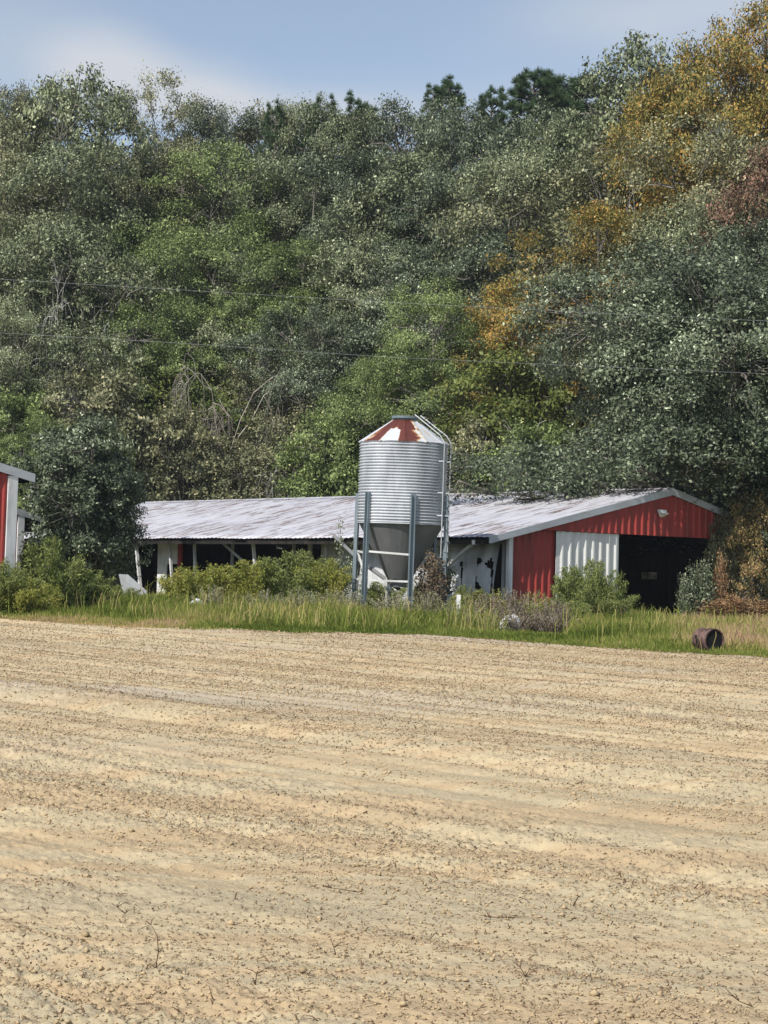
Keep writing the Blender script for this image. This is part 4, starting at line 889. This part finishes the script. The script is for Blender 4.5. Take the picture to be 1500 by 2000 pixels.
def tall(n, seed):
    r = np.random.RandomState(seed); uu = r.uniform(-.25, .25, n * 3); e = edgeY(uu); dd_ = r.uniform(1.5, 15, n * 3); Y = e + dd_; X = uu * Y
    G_, L_ = (X - BO.x) * ct + (Y - BO.y) * st, -(X - BO.x) * st + (Y - BO.y) * ct
    k = (~((G_ > .7) & (L_ > -.4))) & (vn(X * .8, Y * .5, 91) + .35 * r.rand(n * 3) > .78); X, Y = X[k][:n], Y[k][:n]
    t = r.uniform(.9, 1.5, len(X)); V, Fq, rn = straws(X, Y, 0 * X, r.uniform(.45, .95, len(X)), r.uniform(.004, .009, len(X)), t, seed)
    return tag(np_mesh('tall_grass', V, [Fq], L_GRASS, attrs={'rnd': .2 + .6 * rn}), 'taller seed stalks and weeds standing up in the grass strip', 'grass', kind='stuff')
tall(3200, 12)
grass(26000, -.26, .26, -.7, 1.3, 0, 0, .34, 6, .06, 'grass_fringe', 'short tufted grass fringe along the far edge of the tilled field')

# ------------------------------------------------------------------ small things
def drum():
    Y = 43.0; d = ray(1385, 1276); Y = EYE / -d.z + 1.0; Y = 38.8; p = at(1383, 1262, Y); b = empty('drum', (p.x, Y, .26), R(-60), s=(.48, .82, .82), label= 'rusty brown metal drum lying on its side at the field edge', cat='drum')
    n = 40; m = MB(); R_ = .30; prof = [(-.44, .285), (-.44, .30), (-.42, .305), (-.40, .295), (-.16, .295), (-.14, .31), (-.12, .295), (.12, .295), (.14, .31), (.16, .295), (.38, .295), (.40, .305), (.42, .30), (.42, .27), (-.40, .27)]
    for i in range(len(prof) - 1):
        (x0, r0), (x1, r1) = prof[i], prof[i + 1]
        for k in range(n):
            a, c = k / n * 6.28319, (k + 1) / n * 6.28319; dent = lambda x, q: 1 - .10 * max(0, math.cos(q - 1.3)) ** 6 * math.exp(-(x + .1) ** 2 * 18)
            m.quadpts([(x0, r0 * math.cos(a) * dent(x0, a), r0 * math.sin(a) * dent(x0, a)), (x1, r1 * math.cos(a) * dent(x1, a), r1 * math.sin(a) * dent(x1, a)), (x1, r1 * math.cos(c) * dent(x1, c), r1 * math.sin(c) * dent(x1, c)), (x0, r0 * math.cos(c) * dent(x0, c), r0 * math.sin(c) * dent(x0, c))])
    m.build('body', RUST, b)
    m = MB(); m.quadpts([(.36, .272 * math.cos(k / n * 6.28319), .272 * math.sin(k / n * 6.28319)) for k in range(n)]); m.build('mouth_shade', BLACK, b)  # black disc paints the shade inside the drum's open end
    m = MB(); m.bar((-.2, -.30, .12), (-.05, -.31, -.1), .05, .02); m.build('patch', BLACK, b)
    return b
drum()
Y = 49.0; o = MB().bar((0, 0, -.05), (.02, 0, .82), .13, .10).build('short_post', WHITEP); o.location = (xat(895, Y), Y, 0); tag(o, 'short white post standing in the grass left of the brown weeds', 'post')
def crumple(name, px, Y, w, h, seed, label, cat, mat=PLASTIC, z=.0):
    r = np.random.RandomState(seed); a = 22; c = 12; th = np.linspace(0, 2 * math.pi, a, endpoint=False); ph = np.linspace(-.5, 1.45, c)
    TT, PP = np.meshgrid(th, ph, indexing='ij'); q = 1 + .9 * (fbm(np.cos(TT) * 1.6 + 5, np.sin(TT) * 1.6 + PP * 1.8 + 4, 3, seed) - .5)
    V = np.stack([w * q * np.cos(TT) * np.cos(PP), w * .6 * q * np.sin(TT) * np.cos(PP), h * (.25 + q * np.sin(PP) * .8)], -1).reshape(-1, 3)
    i = np.arange(a)[:, None] * c; i2 = ((np.arange(a) + 1) % a)[:, None] * c; j = np.arange(c - 1)[None, :]
    o = np_mesh(name, V, [np.stack([i + j, i2 + j, i2 + j + 1, i + j + 1], -1).reshape(-1, 4)], mat, smooth=False); o.location = (xat(px, Y), Y, z); return tag(o, label, cat)
crumple('plastic_bag', 1000, 46.0, .26, .40, 3, 'crumpled whitish plastic bag caught low in the brown weeds', 'plastic bag')
crumple('plastic_jug', 385, 52.0, .25, .38, 4, 'white plastic jug half buried in grass below the bright yellow green bush', 'plastic jug')
crumple('feed_sack', 665, 56.0, .40, .36, 6, 'wide torn white sack lying just left of the feed bin legs', 'sack')
crumple('feed_sack', 612, 55.5, .11, .52, 7, 'small upright white sack in the weeds before the grey posts', 'sack')
crumple('tarp_heap', 885, 56.0, .30, .60, 8, 'whitish tarp heap under the brace right of the feed bin', 'tarp')
m = MB(); Y = 63
a_, b__, c__ = at(250, 1122, Y), at(288, 1155, Y), at(255, 1155, Y)
m.quadpts([a_, b__, (b__.x, Y, .05), (c__.x - .2, Y + .1, .05), (a_.x - .3, Y, a_.z)]); o = m.build('metal_sheet', GREYB); md = o.modifiers.new('t', 'SOLIDIFY'); md.thickness = .02; tag(o, 'grey metal sheet leaning in the dark gap left of the long barn', 'metal sheet')
# overhead wires
for pts, lab in ((((-20, 544), (400, 569), (750, 590), (1100, 608), (1520, 628)), 'upper of the two thin overhead wires crossing the wood'), (((-20, 649), (350, 670), (750, 697), (1100, 713), (1520, 731)), 'lower of the two thin overhead wires crossing the wood')):
    Y = 50; P = [at(*p, Y) for p in pts]; s0 = (P[1] - P[0]); s1 = (P[-1] - P[-2]); P = [P[0] - s0 * 4 + Vector((0, 0, .5))] + P + [P[-1] + s1 * 4 + Vector((0, 0, .4))]
    T = Tubes(); c = []
    for a_, b_ in zip(P[:-1], P[1:]): c += [a_.lerp(b_, t / 6) for t in range(6)]
    T.add(c + [P[-1]], 0.0040, 4); tag(T.build('overhead_wire', WIRE), lab, 'overhead wire', 'overhead wires')
# drop prototypes never placed
for pr in [v[0] for v in PR.values()] + [big, pn, pw_] + dd + [sap, vine] + fen + brn:
    if pr not in used:
        for ch in list(pr.children): bpy.data.objects.remove(ch)
        bpy.data.objects.remove(pr)

# thin autumn haze
m = MB(); m.box((0, 0, 22), (5400, 5400, 48)); hz = bpy.data.materials.new('haze'); hz.use_nodes = True; t = hz.node_tree; t.nodes.clear()
o_ = t.nodes.new('ShaderNodeOutputMaterial'); v_ = t.nodes.new('ShaderNodeVolumePrincipled'); v_.inputs['Density'].default_value = .00020; v_.inputs['Color'].default_value = (.80, .88, 1, 1); v_.inputs['Anisotropy'].default_value = 0.0
t.links.new(v_.outputs[0], o_.inputs['Volume']); tag(m.build('haze', hz), 'thin pale autumn haze in the air before the wood', 'haze', kind='stuff')
